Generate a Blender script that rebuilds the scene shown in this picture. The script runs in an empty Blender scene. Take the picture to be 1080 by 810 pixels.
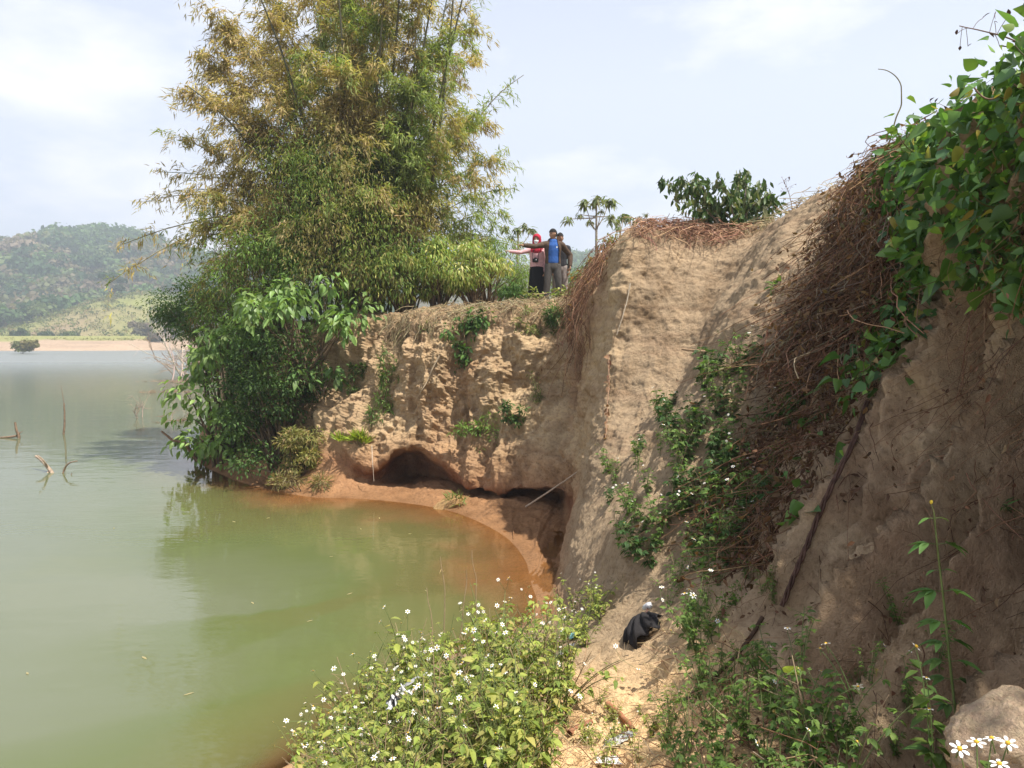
import bpy, bmesh, math, random
import numpy as np
from mathutils import Vector, Matrix
from mathutils.bvhtree import BVHTree
random.seed(7)
RNG = np.random.default_rng(11)
SC = bpy.context.scene
COL = SC.collection
R = math.radians

# ------------------------------------------------------------------ camera
F = 800.0                       # focal length in photo pixels (1080 wide)
CAMZ = 3.2
PITCH = math.atan(47.0 / F)     # looking slightly down
cd = bpy.data.cameras.new('camera')
cam = bpy.data.objects.new('camera', cd)
COL.objects.link(cam)
cd.sensor_width = 36.0
cd.lens = 36.0 * F / 1080.0
cd.clip_start = 0.05
cd.clip_end = 12000
cam.location = (0, 0, CAMZ)
cam.rotation_euler = (math.pi / 2 - PITCH, 0, 0)
SC.camera = cam
cp, sp = math.cos(PITCH), math.sin(PITCH)


def ray(px, py):
    a, b = (px - 540.0) / F, -(py - 405.0) / F
    return Vector((a, cp + b * sp, -sp + b * cp))      # unnormalised


def W(px, py, d):
    r = ray(px, py)
    return Vector((0, 0, CAMZ)) + r * (d / r.y)


# ------------------------------------------------------------------ world, sun
SUN_DIR = Vector((0.40, -0.22, 1.0)).normalized()     # towards the sun
elev = math.asin(SUN_DIR.z)
azim = math.atan2(SUN_DIR.x, SUN_DIR.y)
wd = bpy.data.worlds.new('World')
SC.world = wd
wd.use_nodes = True
nt = wd.node_tree
nt.nodes.clear()


def N(tree, typ, **kw):
    n = tree.nodes.new(typ)
    for k, v in kw.items():
        if k.startswith('i_'):
            key = k[2:]
            key = int(key) if key.isdigit() else key.replace('__', ' ')
            n.inputs[key].default_value = v
        else:
            setattr(n, k, v)
    return n


def ramp(tree, stops, interp='LINEAR'):
    n = tree.nodes.new('ShaderNodeValToRGB')
    cr = n.color_ramp
    cr.interpolation = interp
    while len(cr.elements) < len(stops):
        cr.elements.new(0.5)
    for e, (p, c) in zip(cr.elements, stops):
        e.position = p
        e.color = (c[0], c[1], c[2], 1) if hasattr(c, '__len__') else (c, c, c, 1)
    return n


sky = N(nt, 'ShaderNodeTexSky', sky_type='NISHITA')
sky.sun_disc = False
sky.sun_elevation = elev
sky.sun_rotation = azim
sky.air_density = 1.0
sky.dust_density = 3.0
sky.ozone_density = 1.0
sky.altitude = 100
tc = N(nt, 'ShaderNodeTexCoord')
mp = N(nt, 'ShaderNodeMapping')
mp.inputs['Scale'].default_value = (1, 1, 2.4)
mp.inputs['Location'].default_value = (0.35, 0.1, 0.2)
nt.links.new(tc.outputs['Generated'], mp.inputs[0])
cn = N(nt, 'ShaderNodeTexNoise', i_Scale=3.2, i_Detail=7.0, i_Roughness=0.55)
nt.links.new(mp.outputs[0], cn.inputs['Vector'])
cr = ramp(nt, [(0.5, 0.0), (0.72, 0.8)])
nt.links.new(cn.outputs['Fac'], cr.inputs[0])
mx = N(nt, 'ShaderNodeMix', data_type='RGBA')
mx.inputs['B'].default_value = (10.8, 10.5, 10.8, 1)
# a thin even veil of haze over the whole sky, then the clouds
veil = N(nt, 'ShaderNodeMix', data_type='RGBA')
veil.inputs['Factor'].default_value = 0.78
veil.inputs['B'].default_value = (7.7, 8.25, 9.7, 1)
sxyz = N(nt, 'ShaderNodeSeparateXYZ')
nt.links.new(tc.outputs['Generated'], sxyz.inputs[0])
vr = ramp(nt, [(0.30, 0.82), (0.55, 0.55), (1.0, 0.12)])      # the milky veil thins overhead
nt.links.new(sxyz.outputs['Z'], vr.inputs[0])
nt.links.new(vr.outputs[0], veil.inputs['Factor'])
nt.links.new(sky.outputs[0], veil.inputs['A'])
nt.links.new(cr.outputs[0], mx.inputs['Factor'])
nt.links.new(veil.outputs['Result'], mx.inputs['A'])
bg = N(nt, 'ShaderNodeBackground', i_Strength=0.075)
wo = N(nt, 'ShaderNodeOutputWorld')
nt.links.new(mx.outputs['Result'], bg.inputs[0])
nt.links.new(bg.outputs[0], wo.inputs[0])

sl = bpy.data.lights.new('sun', 'SUN')
sl.energy = 5.0
sl.angle = R(0.7)
sl.color = (1.0, 0.95, 0.86)
so = bpy.data.objects.new('sun', sl)
COL.objects.link(so)
so.rotation_euler = SUN_DIR.to_track_quat('Z', 'Y').to_euler()

SC.view_settings.view_transform = 'Standard'
SC.view_settings.look = 'None'
SC.view_settings.exposure = 0.75
SC.view_settings.gamma = 1.0
SC.view_settings.use_curve_mapping = False
SC.cycles.max_bounces = 7
SC.cycles.diffuse_bounces = 3
SC.cycles.glossy_bounces = 3
SC.cycles.transmission_bounces = 3
SC.cycles.transparent_max_bounces = 8
SC.cycles.volume_bounces = 0
SC.cycles.use_denoising = True

# ------------------------------------------------------------------ numpy noise


def _hash(ix, iy, iz, seed):
    h = (ix.astype(np.uint32) * np.uint32(374761393) + iy.astype(np.uint32) * np.uint32(668265263)
         + iz.astype(np.uint32) * np.uint32(2147483647) + np.uint32((seed * 974634533) & 0xffffffff))
    h = (h ^ (h >> np.uint32(13))) * np.uint32(1274126177)
    h = (h ^ (h >> np.uint32(16))) * np.uint32(2246822519)
    h = h ^ (h >> np.uint32(15))
    return h.astype(np.float64) / 4294967295.0


def vnoise(p, seed=0):
    p = np.asarray(p, float)
    i = np.floor(p).astype(np.int64)
    f = p - i
    f = f * f * f * (f * (f * 6 - 15) + 10)
    out = 0
    for dx in (0, 1):
        for dy in (0, 1):
            for dz in (0, 1):
                w = ((f[..., 0] if dx else 1 - f[..., 0]) * (f[..., 1] if dy else 1 - f[..., 1])
                     * (f[..., 2] if dz else 1 - f[..., 2]))
                out = out + w * _hash(i[..., 0] + dx, i[..., 1] + dy, i[..., 2] + dz, seed)
    return out * 2 - 1


def fbm(p, octv=4, seed=0, gain=0.5):
    a, s, t = 1.0, 0.0, 0.0
    p = np.asarray(p, float)
    for o in range(octv):
        s = s + a * vnoise(p * (2.03 ** o) + o * 17.3, seed + o)
        t += a
        a *= gain
    return s / t


# ------------------------------------------------------------------ mesh helpers
def raw_mesh(name, verts, faces_list, cols=None, smooth=True, mats=(), fmat=None):
    """faces_list: list of int arrays (M,k)."""
    verts = np.asarray(verts, np.float32)
    me = bpy.data.meshes.new(name)
    me.vertices.add(len(verts))
    me.vertices.foreach_set('co', verts.ravel())
    loops = np.concatenate([np.asarray(f, np.int32).ravel() for f in faces_list])
    cnt = np.concatenate([np.full(len(f), np.asarray(f).shape[1], np.int32) for f in faces_list])
    st = np.concatenate([[0], np.cumsum(cnt)[:-1]]).astype(np.int32)
    me.loops.add(len(loops))
    me.loops.foreach_set('vertex_index', loops)
    me.polygons.add(len(cnt))
    me.polygons.foreach_set('loop_start', st)
    me.polygons.foreach_set('loop_total', cnt)
    me.polygons.foreach_set('use_smooth', np.full(len(cnt), smooth, bool))
    if fmat is not None:
        me.polygons.foreach_set('material_index', np.asarray(fmat, np.int32))
    if cols is not None:
        at = me.attributes.new('tint', 'FLOAT_COLOR', 'POINT')
        c = np.ones((len(verts), 4), np.float32)
        c[:, :3] = cols
        at.data.foreach_set('color', c.ravel())
    for m in mats:
        me.materials.append(m)
    me.update(calc_edges=True)
    me.validate()
    return me


class MB:
    """collects pieces, links them as ONE mesh object"""

    def __init__(self):
        self.v, self.f, self.c, self.n = [], {}, [], 0

    def add(self, verts, faces, col=(1, 1, 1)):
        verts = np.asarray(verts, float).reshape(-1, 3)
        if not isinstance(faces, (list, tuple)) or (len(faces) and not hasattr(faces[0][0], '__len__')):
            faces = [faces]
        for f in faces:
            f = np.asarray(f, np.int64)
            if f.size:
                self.f.setdefault(f.shape[1], []).append(f + self.n)
        col = np.asarray(col, float)
        if col.ndim == 1:
            col = np.repeat(col[None, :], len(verts), 0)
        self.v.append(verts)
        self.c.append(col)
        self.n += len(verts)

    def mesh(self, name, mat, smooth=True):
        return raw_mesh(name, np.concatenate(self.v), [np.concatenate(x) for x in self.f.values()],
                        np.concatenate(self.c), smooth, [mat] if mat else [])

    def build(self, name, mat, parent=None, smooth=True, loc=None):
        if not self.n:
            return None
        o = bpy.data.objects.new(name, self.mesh(name, mat, smooth))
        COL.objects.link(o)
        if parent is not None:
            o.parent = parent
        if loc is not None:
            o.location = loc
        return o


def grid_faces(nu, nv):
    i = np.arange(nu - 1)[:, None] * nv + np.arange(nv - 1)[None, :]
    i = i.ravel()
    return np.stack([i, i + nv, i + nv + 1, i + 1], 1)


def tubes(mb, P, rad, sides=4, col=(1, 1, 1), cap=False):
    """P (M,n,3) centre lines, rad (M,n) or scalar; colour (3,), (M,3) or (M,n,3)"""
    P = np.asarray(P, float)
    if P.ndim == 2:
        P = P[None]
    M, n, _ = P.shape
    rad = np.broadcast_to(np.asarray(rad, float), (M, n)) if np.ndim(rad) != 1 or len(np.atleast_1d(rad)) == n \
        else np.repeat(np.asarray(rad, float)[:, None], n, 1)
    T = np.gradient(P, axis=1)
    T /= np.linalg.norm(T, axis=2, keepdims=True) + 1e-9
    mean = T.mean(axis=1)
    ref = np.where(np.abs(mean[:, 2:3]) > 0.7, np.array([[1.0, 0.13, 0]]), np.array([[0, 0.11, 1.0]]))[:, None, :]
    A = np.cross(T, ref)
    A /= np.linalg.norm(A, axis=2, keepdims=True) + 1e-9
    B = np.cross(T, A)
    th = np.arange(sides) / sides * 2 * np.pi
    ring = (A[:, :, None, :] * np.cos(th)[None, None, :, None] + B[:, :, None, :] * np.sin(th)[None, None, :, None])
    V = P[:, :, None, :] + ring * rad[:, :, None, None]
    k = np.arange(sides)
    base = (np.arange(M)[:, None, None] * n + np.arange(n - 1)[None, :, None]) * sides
    a = base + k
    b = base + (k + 1) % sides
    fc = np.stack([a, b, b + sides, a + sides], -1).reshape(-1, 4)
    col = np.asarray(col, float)
    if col.ndim == 1:
        cc = np.broadcast_to(col, (M, n, sides, 3))
    elif col.ndim == 2:
        cc = np.broadcast_to(col[:, None, None, :], (M, n, sides, 3))
    else:
        cc = np.broadcast_to(col[:, :, None, :], (M, n, sides, 3))
    mb.add(V.reshape(-1, 3), [fc], cc.reshape(-1, 3))


def frames(direc, up=None, roll=None):
    """(N,3) y-axis directions -> (N,3,3) matrices with columns x (width), y (length), z (normal)"""
    y = direc / (np.linalg.norm(direc, axis=1, keepdims=True) + 1e-9)
    if up is None:
        up = np.broadcast_to(np.array([0, 0, 1.0]), y.shape)
    x = np.cross(y, up)
    bad = np.linalg.norm(x, axis=1) < 1e-3
    x[bad] = np.array([1.0, 0, 0])
    x /= np.linalg.norm(x, axis=1, keepdims=True)
    z = np.cross(x, y)
    if roll is not None:
        c, s = np.cos(roll)[:, None], np.sin(roll)[:, None]
        x, z = x * c + z * s, z * c - x * s
    return np.stack([x, y, z], 2)


def scatter(mb, tmpl, pos, mat3, scale, cols):
    tv, tf = tmpl
    scale = np.asarray(scale, float)
    if scale.ndim == 1:
        scale = np.repeat(scale[:, None], 3, 1)
    V = np.einsum('nij,nkj->nki', mat3, tv[None] * scale[:, None, :]) + pos[:, None, :]
    k = len(tv)
    Nn = len(pos)
    fl = [(f[None] + (np.arange(Nn) * k)[:, None, None]).reshape(-1, f.shape[1]) for f in tf]
    mb.add(V.reshape(-1, 3), fl, np.repeat(cols, k, 0))


# leaf templates: unit length along +y, width given, slight fold and droop
def leaf_tmpl(width, seg=3, droop=0.25, fold=0.15, shape=None):
    ys = np.linspace(0, 1, seg + 1)
    if shape is None:
        ws = np.sin(np.pi * np.clip(ys, 0.02, 0.985) ** 0.8) * width / 2
    else:
        ws = np.interp(ys, *zip(*shape)) * width
    v, q = [], []
    for y, w in zip(ys, ws):
        z = -droop * y * y
        v += [(-w, y, z + fold * w * 2), (0, y, z), (w, y, z + fold * w * 2)]
    for i in range(seg):
        a = i * 3
        q += [(a, a + 1, a + 4, a + 3), (a + 1, a + 2, a + 5, a + 4)]
    return np.array(v, float), [np.array(q)]


def blade_tmpl(width=0.14, droop=0.15):
    v = np.array([(0, 0, 0), (width / 2, .35, -droop * .12 + .02), (0, 1, -droop), (-width / 2, .35, -droop * .12 + .02)], float)
    return v, [np.array([(0, 1, 2, 3)])]


BLADE = blade_tmpl()
OVATE = leaf_tmpl(0.5, 3, 0.25, 0.2)
LANCE = leaf_tmpl(0.26, 3, 0.35, 0.2)
HEART = leaf_tmpl(0.9, 6, 0.18, 0.16, [(0, .12), (.06, .36), (.18, .47), (.35, .46), (.6, .32), (.8, .16), (.93, .05), (1, .005)])
HEART_B = leaf_tmpl(0.86, 6, 0.42, 0.34, [(0, .12), (.06, .36), (.18, .47), (.35, .45), (.6, .30), (.8, .15), (.93, .04), (1, .005)])
HEART_C = leaf_tmpl(0.95, 6, -0.12, 0.05, [(0, .12), (.06, .38), (.18, .46), (.35, .47), (.6, .36), (.8, .19), (.93, .06), (1, .005)])
# heart lobes: pull the outer base points back behind the stalk
_hv = HEART[0]
_hv[0, 1] = _hv[2, 1] = -0.06
_hv[3, 1] = _hv[5, 1] = 0.02


def jitter_cols(base, n, dv=0.25, dh=0.08):
    base = np.asarray(base, float)
    if base.ndim == 2:
        c = base[RNG.integers(0, len(base), n)]
    else:
        c = np.repeat(base[None], n, 0)
    c = c * (1 + RNG.uniform(-dv, dv, (n, 1)))
    c = c * (1 + RNG.uniform(-dh, dh, (n, 3)))
    return np.clip(c, 0.002, 1)


def rand_dirs(n, zmin=-1, zmax=1):
    z = RNG.uniform(zmin, zmax, n)
    a = RNG.uniform(0, 2 * np.pi, n)
    r = np.sqrt(1 - z * z)
    return np.stack([r * np.cos(a), r * np.sin(a), z], 1)


# ------------------------------------------------------------------ objects
def tag(o, label=None, cat=None, group=None, kind=None):
    if label:
        o['label'] = label
    if cat:
        o['category'] = cat
    if group:
        o['group'] = group
    if kind:
        o['kind'] = kind
    return o


def thing(name, label, cat, loc=(0, 0, 0), group=None):
    o = bpy.data.objects.new(name, None)
    COL.objects.link(o)
    o.empty_display_size = 0.1
    o.location = loc
    return tag(o, label, cat, group)


def copy_tree(o, parent=None):
    c = o.copy()
    COL.objects.link(c)
    if parent is not None:
        c.parent = parent
    for ch in list(o.children):
        copy_tree(ch, c)
    return c


# ------------------------------------------------------------------ materials
def new_mat(name):
    m = bpy.data.materials.new(name)
    m.use_nodes = True
    m.node_tree.nodes.clear()
    return m, m.node_tree


def principled(t, rough=0.7, spec=0.3):
    b = t.nodes.new('ShaderNodeBsdfPrincipled')
    b.inputs['Roughness'].default_value = rough
    b.inputs['Specular IOR Level'].default_value = spec
    return b


def out(t, sh, disp=None):
    o = t.nodes.new('ShaderNodeOutputMaterial')
    t.links.new(sh, o.inputs['Surface'])
    return o


def leaf_mat(name, trans=0.35, rough=0.6, spec=0.2, noise=6.0):
    m, t = new_mat(name)
    at = N(t, 'ShaderNodeAttribute', attribute_name='tint')
    nz = N(t, 'ShaderNodeTexNoise', i_Scale=noise, i_Detail=3.0)
    geo = N(t, 'ShaderNodeTexCoord')
    t.links.new(geo.outputs['Object'], nz.inputs['Vector'])
    rm = ramp(t, [(0.3, 0.75), (0.7, 1.25)])
    t.links.new(nz.outputs['Fac'], rm.inputs[0])
    mu = N(t, 'ShaderNodeMix', data_type='RGBA', blend_type='MULTIPLY')
    mu.inputs['Factor'].default_value = 1.0
    t.links.new(at.outputs['Color'], mu.inputs['A'])
    t.links.new(rm.outputs[0], mu.inputs['B'])
    b = principled(t, rough, spec)
    t.links.new(mu.outputs['Result'], b.inputs['Base Color'])
    tr = N(t, 'ShaderNodeBsdfTranslucent')
    hs = N(t, 'ShaderNodeMix', data_type='RGBA', blend_type='MULTIPLY')
    hs.inputs['Factor'].default_value = 1.0
    hs.inputs['B'].default_value = (1.35, 1.45, 0.6, 1)
    t.links.new(mu.outputs['Result'], hs.inputs['A'])
    t.links.new(hs.outputs['Result'], tr.inputs['Color'])
    ms = N(t, 'ShaderNodeMixShader')
    ms.inputs[0].default_value = trans
    t.links.new(b.outputs[0], ms.inputs[1])
    t.links.new(tr.outputs[0], ms.inputs[2])
    out(t, ms.outputs[0])
    return m


def tint_mat(name, rough=0.8, spec=0.2, nscale=20.0, lo=0.75, hi=1.2, bump=0.0, bscale=60.0):
    m, t = new_mat(name)
    at = N(t, 'ShaderNodeAttribute', attribute_name='tint')
    tcn = N(t, 'ShaderNodeTexCoord')
    nz = N(t, 'ShaderNodeTexNoise', i_Scale=nscale, i_Detail=4.0)
    t.links.new(tcn.outputs['Object'], nz.inputs['Vector'])
    rm = ramp(t, [(0.3, lo), (0.7, hi)])
    t.links.new(nz.outputs['Fac'], rm.inputs[0])
    mu = N(t, 'ShaderNodeMix', data_type='RGBA', blend_type='MULTIPLY')
    mu.inputs['Factor'].default_value = 1.0
    t.links.new(at.outputs['Color'], mu.inputs['A'])
    t.links.new(rm.outputs[0], mu.inputs['B'])
    b = principled(t, rough, spec)
    t.links.new(mu.outputs['Result'], b.inputs['Base Color'])
    if bump:
        n2 = N(t, 'ShaderNodeTexNoise', i_Scale=bscale, i_Detail=4.0)
        t.links.new(tcn.outputs['Object'], n2.inputs['Vector'])
        bp = N(t, 'ShaderNodeBump', i_Strength=bump, i_Distance=0.02)
        t.links.new(n2.outputs['Fac'], bp.inputs['Height'])
        t.links.new(bp.outputs[0], b.inputs['Normal'])
    out(t, b.outputs[0])
    return m


M_LEAF = leaf_mat('leaf')
M_GLOSSY_LEAF = leaf_mat('glossy_leaf', 0.3, 0.45, 0.35)
M_BAMBOO_LEAF = leaf_mat('bamboo_leaf', 0.4, 0.6, 0.2, 1.2)
M_DRY = tint_mat('dry_stem', 0.85, 0.15, 30)
M_BARK = tint_mat('bark', 0.85, 0.2, 14, 0.6, 1.3, 0.5, 40)
M_CULM = tint_mat('culm', 0.55, 0.3, 8, 0.75, 1.2)
M_STEM = tint_mat('green_stem', 0.6, 0.3, 20)
M_PETAL = tint_mat('petal', 0.6, 0.2, 60, 0.92, 1.05)
M_CLOTH = tint_mat('cloth', 0.85, 0.2, 25, 0.8, 1.15, 0.3, 120)
M_SKIN = tint_mat('skin', 0.55, 0.35, 25, 0.9, 1.1)
M_PLASTIC = tint_mat('plastic', 0.35, 0.5, 25, 0.85, 1.1, 0.2, 50)
# ------------------------------------------------------------------ soil material
def soil_material():
    m, t = new_mat('river_bank_soil')
    at = N(t, 'ShaderNodeAttribute', attribute_name='tint')
    ge = N(t, 'ShaderNodeNewGeometry')
    L = t.links.new
    n1 = N(t, 'ShaderNodeTexNoise', i_Scale=1.7, i_Detail=8.0, i_Roughness=0.65)
    n2 = N(t, 'ShaderNodeTexNoise', i_Scale=22.0, i_Detail=7.0, i_Roughness=0.7)
    n3 = N(t, 'ShaderNodeTexNoise', i_Scale=120.0, i_Detail=3.0)
    for n in (n1, n2, n3):
        L(ge.outputs['Position'], n.inputs['Vector'])
    r1 = ramp(t, [(0.28, (0.66, 0.60, 0.54)), (0.5, (1, 1, 1)), (0.72, (1.22, 1.2, 1.16))])
    r2 = ramp(t, [(0.3, (0.48, 0.43, 0.39)), (0.48, (1, 1, 1)), (0.75, (1.25, 1.25, 1.25))])
    L(n1.outputs['Fac'], r1.inputs[0])
    L(n2.outputs['Fac'], r2.inputs[0])
    m1 = N(t, 'ShaderNodeMix', data_type='RGBA', blend_type='MULTIPLY')
    m2 = N(t, 'ShaderNodeMix', data_type='RGBA', blend_type='MULTIPLY')
    m1.inputs['Factor'].default_value = 1
    m2.inputs['Factor'].default_value = 0.8
    L(at.outputs['Color'], m1.inputs['A'])
    L(r1.outputs[0], m1.inputs['B'])
    L(m1.outputs['Result'], m2.inputs['A'])
    L(r2.outputs[0], m2.inputs['B'])
    b = principled(t, 0.9, 0.12)
    L(m2.outputs['Result'], b.inputs['Base Color'])
    ad = N(t, 'ShaderNodeMath', operation='MULTIPLY_ADD', i_1=0.35)
    L(n3.outputs['Fac'], ad.inputs[0])
    L(n2.outputs['Fac'], ad.inputs[2])
    bp = N(t, 'ShaderNodeBump', i_Strength=0.9, i_Distance=0.04)
    L(ad.outputs[0], bp.inputs['Height'])
    L(bp.outputs[0], b.inputs['Normal'])
    out(t, b.outputs[0])
    return m


M_SOIL = soil_material()


def pchip(x, Y, xq):
    """monotone cubic through (x, Y[...]) along axis 0"""
    x = np.asarray(x, float)
    h = np.diff(x)
    h = h.reshape(-1, *([1] * (Y.ndim - 1)))
    dl = np.diff(Y, axis=0) / h
    m = np.zeros_like(Y)
    w1 = 2 * h[1:] + h[:-1]
    w2 = h[1:] + 2 * h[:-1]
    s = (np.sign(dl[1:]) * np.sign(dl[:-1])) > 0
    with np.errstate(divide='ignore', invalid='ignore'):
        hm = (w1 + w2) / (w1 / dl[:-1] + w2 / dl[1:])
    m[1:-1] = np.where(s, hm, 0.25 * (dl[1:] + dl[:-1]) * 0.5)
    m[0], m[-1] = dl[0], dl[-1]
    k = np.clip(np.searchsorted(x, xq, 'right') - 1, 0, len(x) - 2)
    t = (xq - x[k]) / (x[k + 1] - x[k])
    t = t.reshape(-1, *([1] * (Y.ndim - 1)))
    hk = h[k]
    return ((2 * t ** 3 - 3 * t ** 2 + 1) * Y[k] + (t ** 3 - 2 * t ** 2 + t) * hk * m[k]
            + (-2 * t ** 3 + 3 * t ** 2) * Y[k + 1] + (t ** 3 - t ** 2) * hk * m[k + 1])


# each station: outward direction in plan, bed reach, nine points (photo pixel, depth) from water line to rim
ST = []


def stn(outd, reach, pts, inland, amp, n):
    ST.append((Vector((outd[0], outd[1], 0)).normalized(), reach, pts, Vector(inland), amp, n))


def wv(*p):
    return Vector(p)


stn((-1, .1), 1.5, [wv(-35, 150, 0), wv(-34, 150, .3), wv(-33, 150, .6), wv(-32, 150, .9), wv(-31, 150, 1.2), wv(-30, 150, 1.5), wv(-29, 150, 1.8), wv(-28, 150, 2.2), wv(-26, 150, 2.5)], (40, 160, 4), .5, 30)
stn((-1, -.1), 1.2, [wv(-16.5, 45, 0), wv(-16.1, 45, .3), wv(-15.8, 45, .6), wv(-15.5, 45, .9), wv(-15.2, 45, 1.3), wv(-14.8, 45, 1.8), wv(-14.4, 45, 2.2), wv(-14, 45, 2.7), wv(-13, 45, 3)], (40, 70, 4), .5, 40)
stn((-1, -.5), .9, [(212, 490, 19.3), (222, 480, 19.8), (230, 465, 20.2), (236, 450, 20.5), (240, 435, 20.7), (245, 410, 21), (250, 385, 21.3), (256, 360, 21.6), (262, 345, 22)], (5, 50, 4.3), .8, 30)
stn((-.6, -1), 1.6, [(280, 517, 16.1), (294, 508, 16.5), (304, 490, 16.9), (312, 470, 17.1), (318, 455, 17.3), (330, 420, 17.6), (345, 385, 17.8), (358, 350, 18.0), (366, 336, 18.4)], (6, 45, 4.3), .8, 40)
stn((-.4, -1), 2.5, [(338, 525, 15.2), (346, 514, 15.6), (352, 500, 15.9), (357, 482, 16.1), (361, 466, 16.2), (372, 425, 16.6), (382, 385, 16.9), (392, 345, 17.1), (398, 330, 17.6)], (7, 45, 4.3), .9, 40)
stn((-.35, -1), 2.2, [(378, 527, 15.1), (384, 515, 15.6), (387, 506, 16.0), (388, 501, 15.95), (388, 494, 15.75), (398, 430, 16.2), (405, 385, 16.5), (412, 340, 16.8), (415, 325, 17.3)], (8, 45, 4.3), .9, 40)
stn((-.3, -1), 2.2, [(432, 533, 14.65), (432, 518, 15.5), (432, 504, 17.4), (430, 479, 17.3), (428, 470, 15.7), (437, 425, 16), (441, 380, 16.2), (444, 336, 16.4), (445, 322, 17)], (9, 45, 4.3), .9, 60)
stn((-.35, -1), 2.4, [(470, 540, 14.1), (465, 521, 15.0), (462, 506, 16.8), (462, 490, 16.6), (466, 483, 15.4), (472, 435, 15.8), (474, 385, 16.1), (476, 333, 16.3), (476, 319, 16.9)], (10, 45, 4.3), .9, 50)
stn((-.45, -1), 2.8, [(507, 553, 13.1), (500, 528, 14.5), (496, 513, 15.9), (497, 512, 15.5), (497, 513, 14.95), (505, 450, 15.5), (508, 390, 15.9), (510, 331, 16.2), (510, 317, 16.8)], (11, 45, 4.3), .9, 50)
stn((-.7, -1), 3.2, [(540, 575, 11.8), (540, 540, 13.6), (545, 517, 15.4), (545, 507, 15.2), (540, 514, 14.4), (545, 455, 15.2), (548, 390, 15.7), (550, 330, 16.0), (552, 316, 16.6)], (12, 45, 4.4), .9, 45)
stn((-1, -.6), 2.6, [(556, 600, 10.6), (570, 560, 12.3), (590, 522, 14.8), (590, 510, 14.6), (583, 514, 13.7), (590, 455, 14.5), (596, 385, 15.2), (600, 325, 15.7), (604, 312, 16.3)], (14, 45, 4.6), .8, 40)
stn((-1, -.3), 1.6, [(561, 622, 9.7), (578, 600, 10.6), (598, 562, 12.3), (604, 545, 12.6), (608, 527, 12.8), (613, 460, 13.2), (618, 390, 14.0), (626, 310, 14.9), (634, 285, 15.5)], (17, 42, 5.0), .7, 50)
stn((-1, -.25), 1.2, [(566, 638, 9.15), (580, 622, 9.6), (590, 600, 10.1), (598, 565, 10.5), (607, 530, 10.9), (627, 450, 11.1), (645, 360, 11.4), (662, 262, 11.8), (671, 243, 12.4)], (20, 38, 5.4), .45, 60)
stn((-1, -.3), 1.0, [(560, 655, 8.6), (583, 645, 8.7), (597, 630, 8.8), (607, 600, 8.9), (622, 560, 9.2), (660, 460, 10.3), (690, 360, 11.2), (730, 264, 11.9), (744, 246, 12.5)], (22, 34, 5.6), .35, 60)
stn((-1, -.4), 1.0, [(542, 668, 8.25), (588, 655, 8.0), (606, 640, 7.9), (622, 610, 7.9), (642, 560, 8.3), (690, 465, 9.6), (730, 370, 10.7), (790, 256, 11.3), (814, 236, 11.9)], (24, 30, 5.6), .35, 50)
stn((-1, -.5), 1.0, [(515, 682, 7.85), (592, 665, 7.3), (616, 650, 7.0), (634, 620, 6.9), (655, 560, 6.9), (712, 450, 7.3), (772, 350, 7.9), (845, 238, 8.7), (882, 204, 9.3)], (26, 24, 5.6), .5, 60)
stn((-1, -.5), 1.2, [(470, 700, 7.45), (585, 690, 6.0), (650, 672, 5.9), (695, 632, 6.0), (740, 570, 6.2), (810, 460, 6.6), (870, 360, 6.8), (935, 250, 6.7), (938, 192, 6.7)], (26, 16, 5.3), .5, 80)
stn((-1, -.4), .9, [(400, 740, 6.65), (560, 735, 4.75), (690, 720, 4.6), (760, 680, 4.5), (805, 630, 4.6), (885, 500, 4.9), (950, 390, 5.2), (1005, 290, 5.25), (1000, 160, 5.0)], (26, 9, 5.1), .5, 110)
stn((-1, -.3), .8, [(322, 808, 5.69), (485, 850, 3.4), (700, 835, 3.0), (800, 790, 3.0), (860, 730, 3.1), (960, 590, 3.5), (1035, 460, 3.9), (1100, 330, 4.05), (1090, 125, 3.8)], (26, 4, 5.0), .48, 110)
stn((-1, -.2), .8, [(170, 920, 4.55), (400, 1050, 2.4), (750, 1050, 2.0), (880, 950, 2.0), (960, 860, 2.2), (1080, 700, 2.6), (1160, 540, 3.0), (1240, 350, 3.2), (1250, 30, 3.1)], (26, 0, 5.0), .42, 70)
stn((-1, 0), .8, [wv(-2.0, 1.5, 0), wv(-.7, 1.2, 1.42), wv(.2, 1.2, 1.52), wv(.9, 1.2, 1.68), wv(1.25, 1.2, 1.95), wv(1.75, 1.4, 2.7), wv(2.2, 1.6, 3.4), wv(2.7, 1.8, 3.9), wv(2.65, 2.0, 4.75)], (26, -3, 5.0), .25, 40)
stn((-1, 0), .8, [wv(-2.9, -3, 0), wv(-1.2, -3, 1.4), wv(.2, -3, 1.5), wv(.9, -3, 1.65), wv(1.3, -3, 1.9), wv(1.75, -3, 2.7), wv(2.2, -3, 3.4), wv(2.6, -3, 3.9), wv(2.7, -3, 4.75)], (26, -6, 5.0), .25, 20)
stn((-1, 0), .8, [wv(-3, -14, 0), wv(-1.2, -14, 1.4), wv(.2, -14, 1.5), wv(.9, -14, 1.65), wv(1.3, -14, 1.9), wv(1.75, -14, 2.7), wv(2.2, -14, 3.4), wv(2.6, -14, 3.9), wv(2.7, -14, 4.75)], (26, -16, 5.0), .25, 0)

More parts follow.
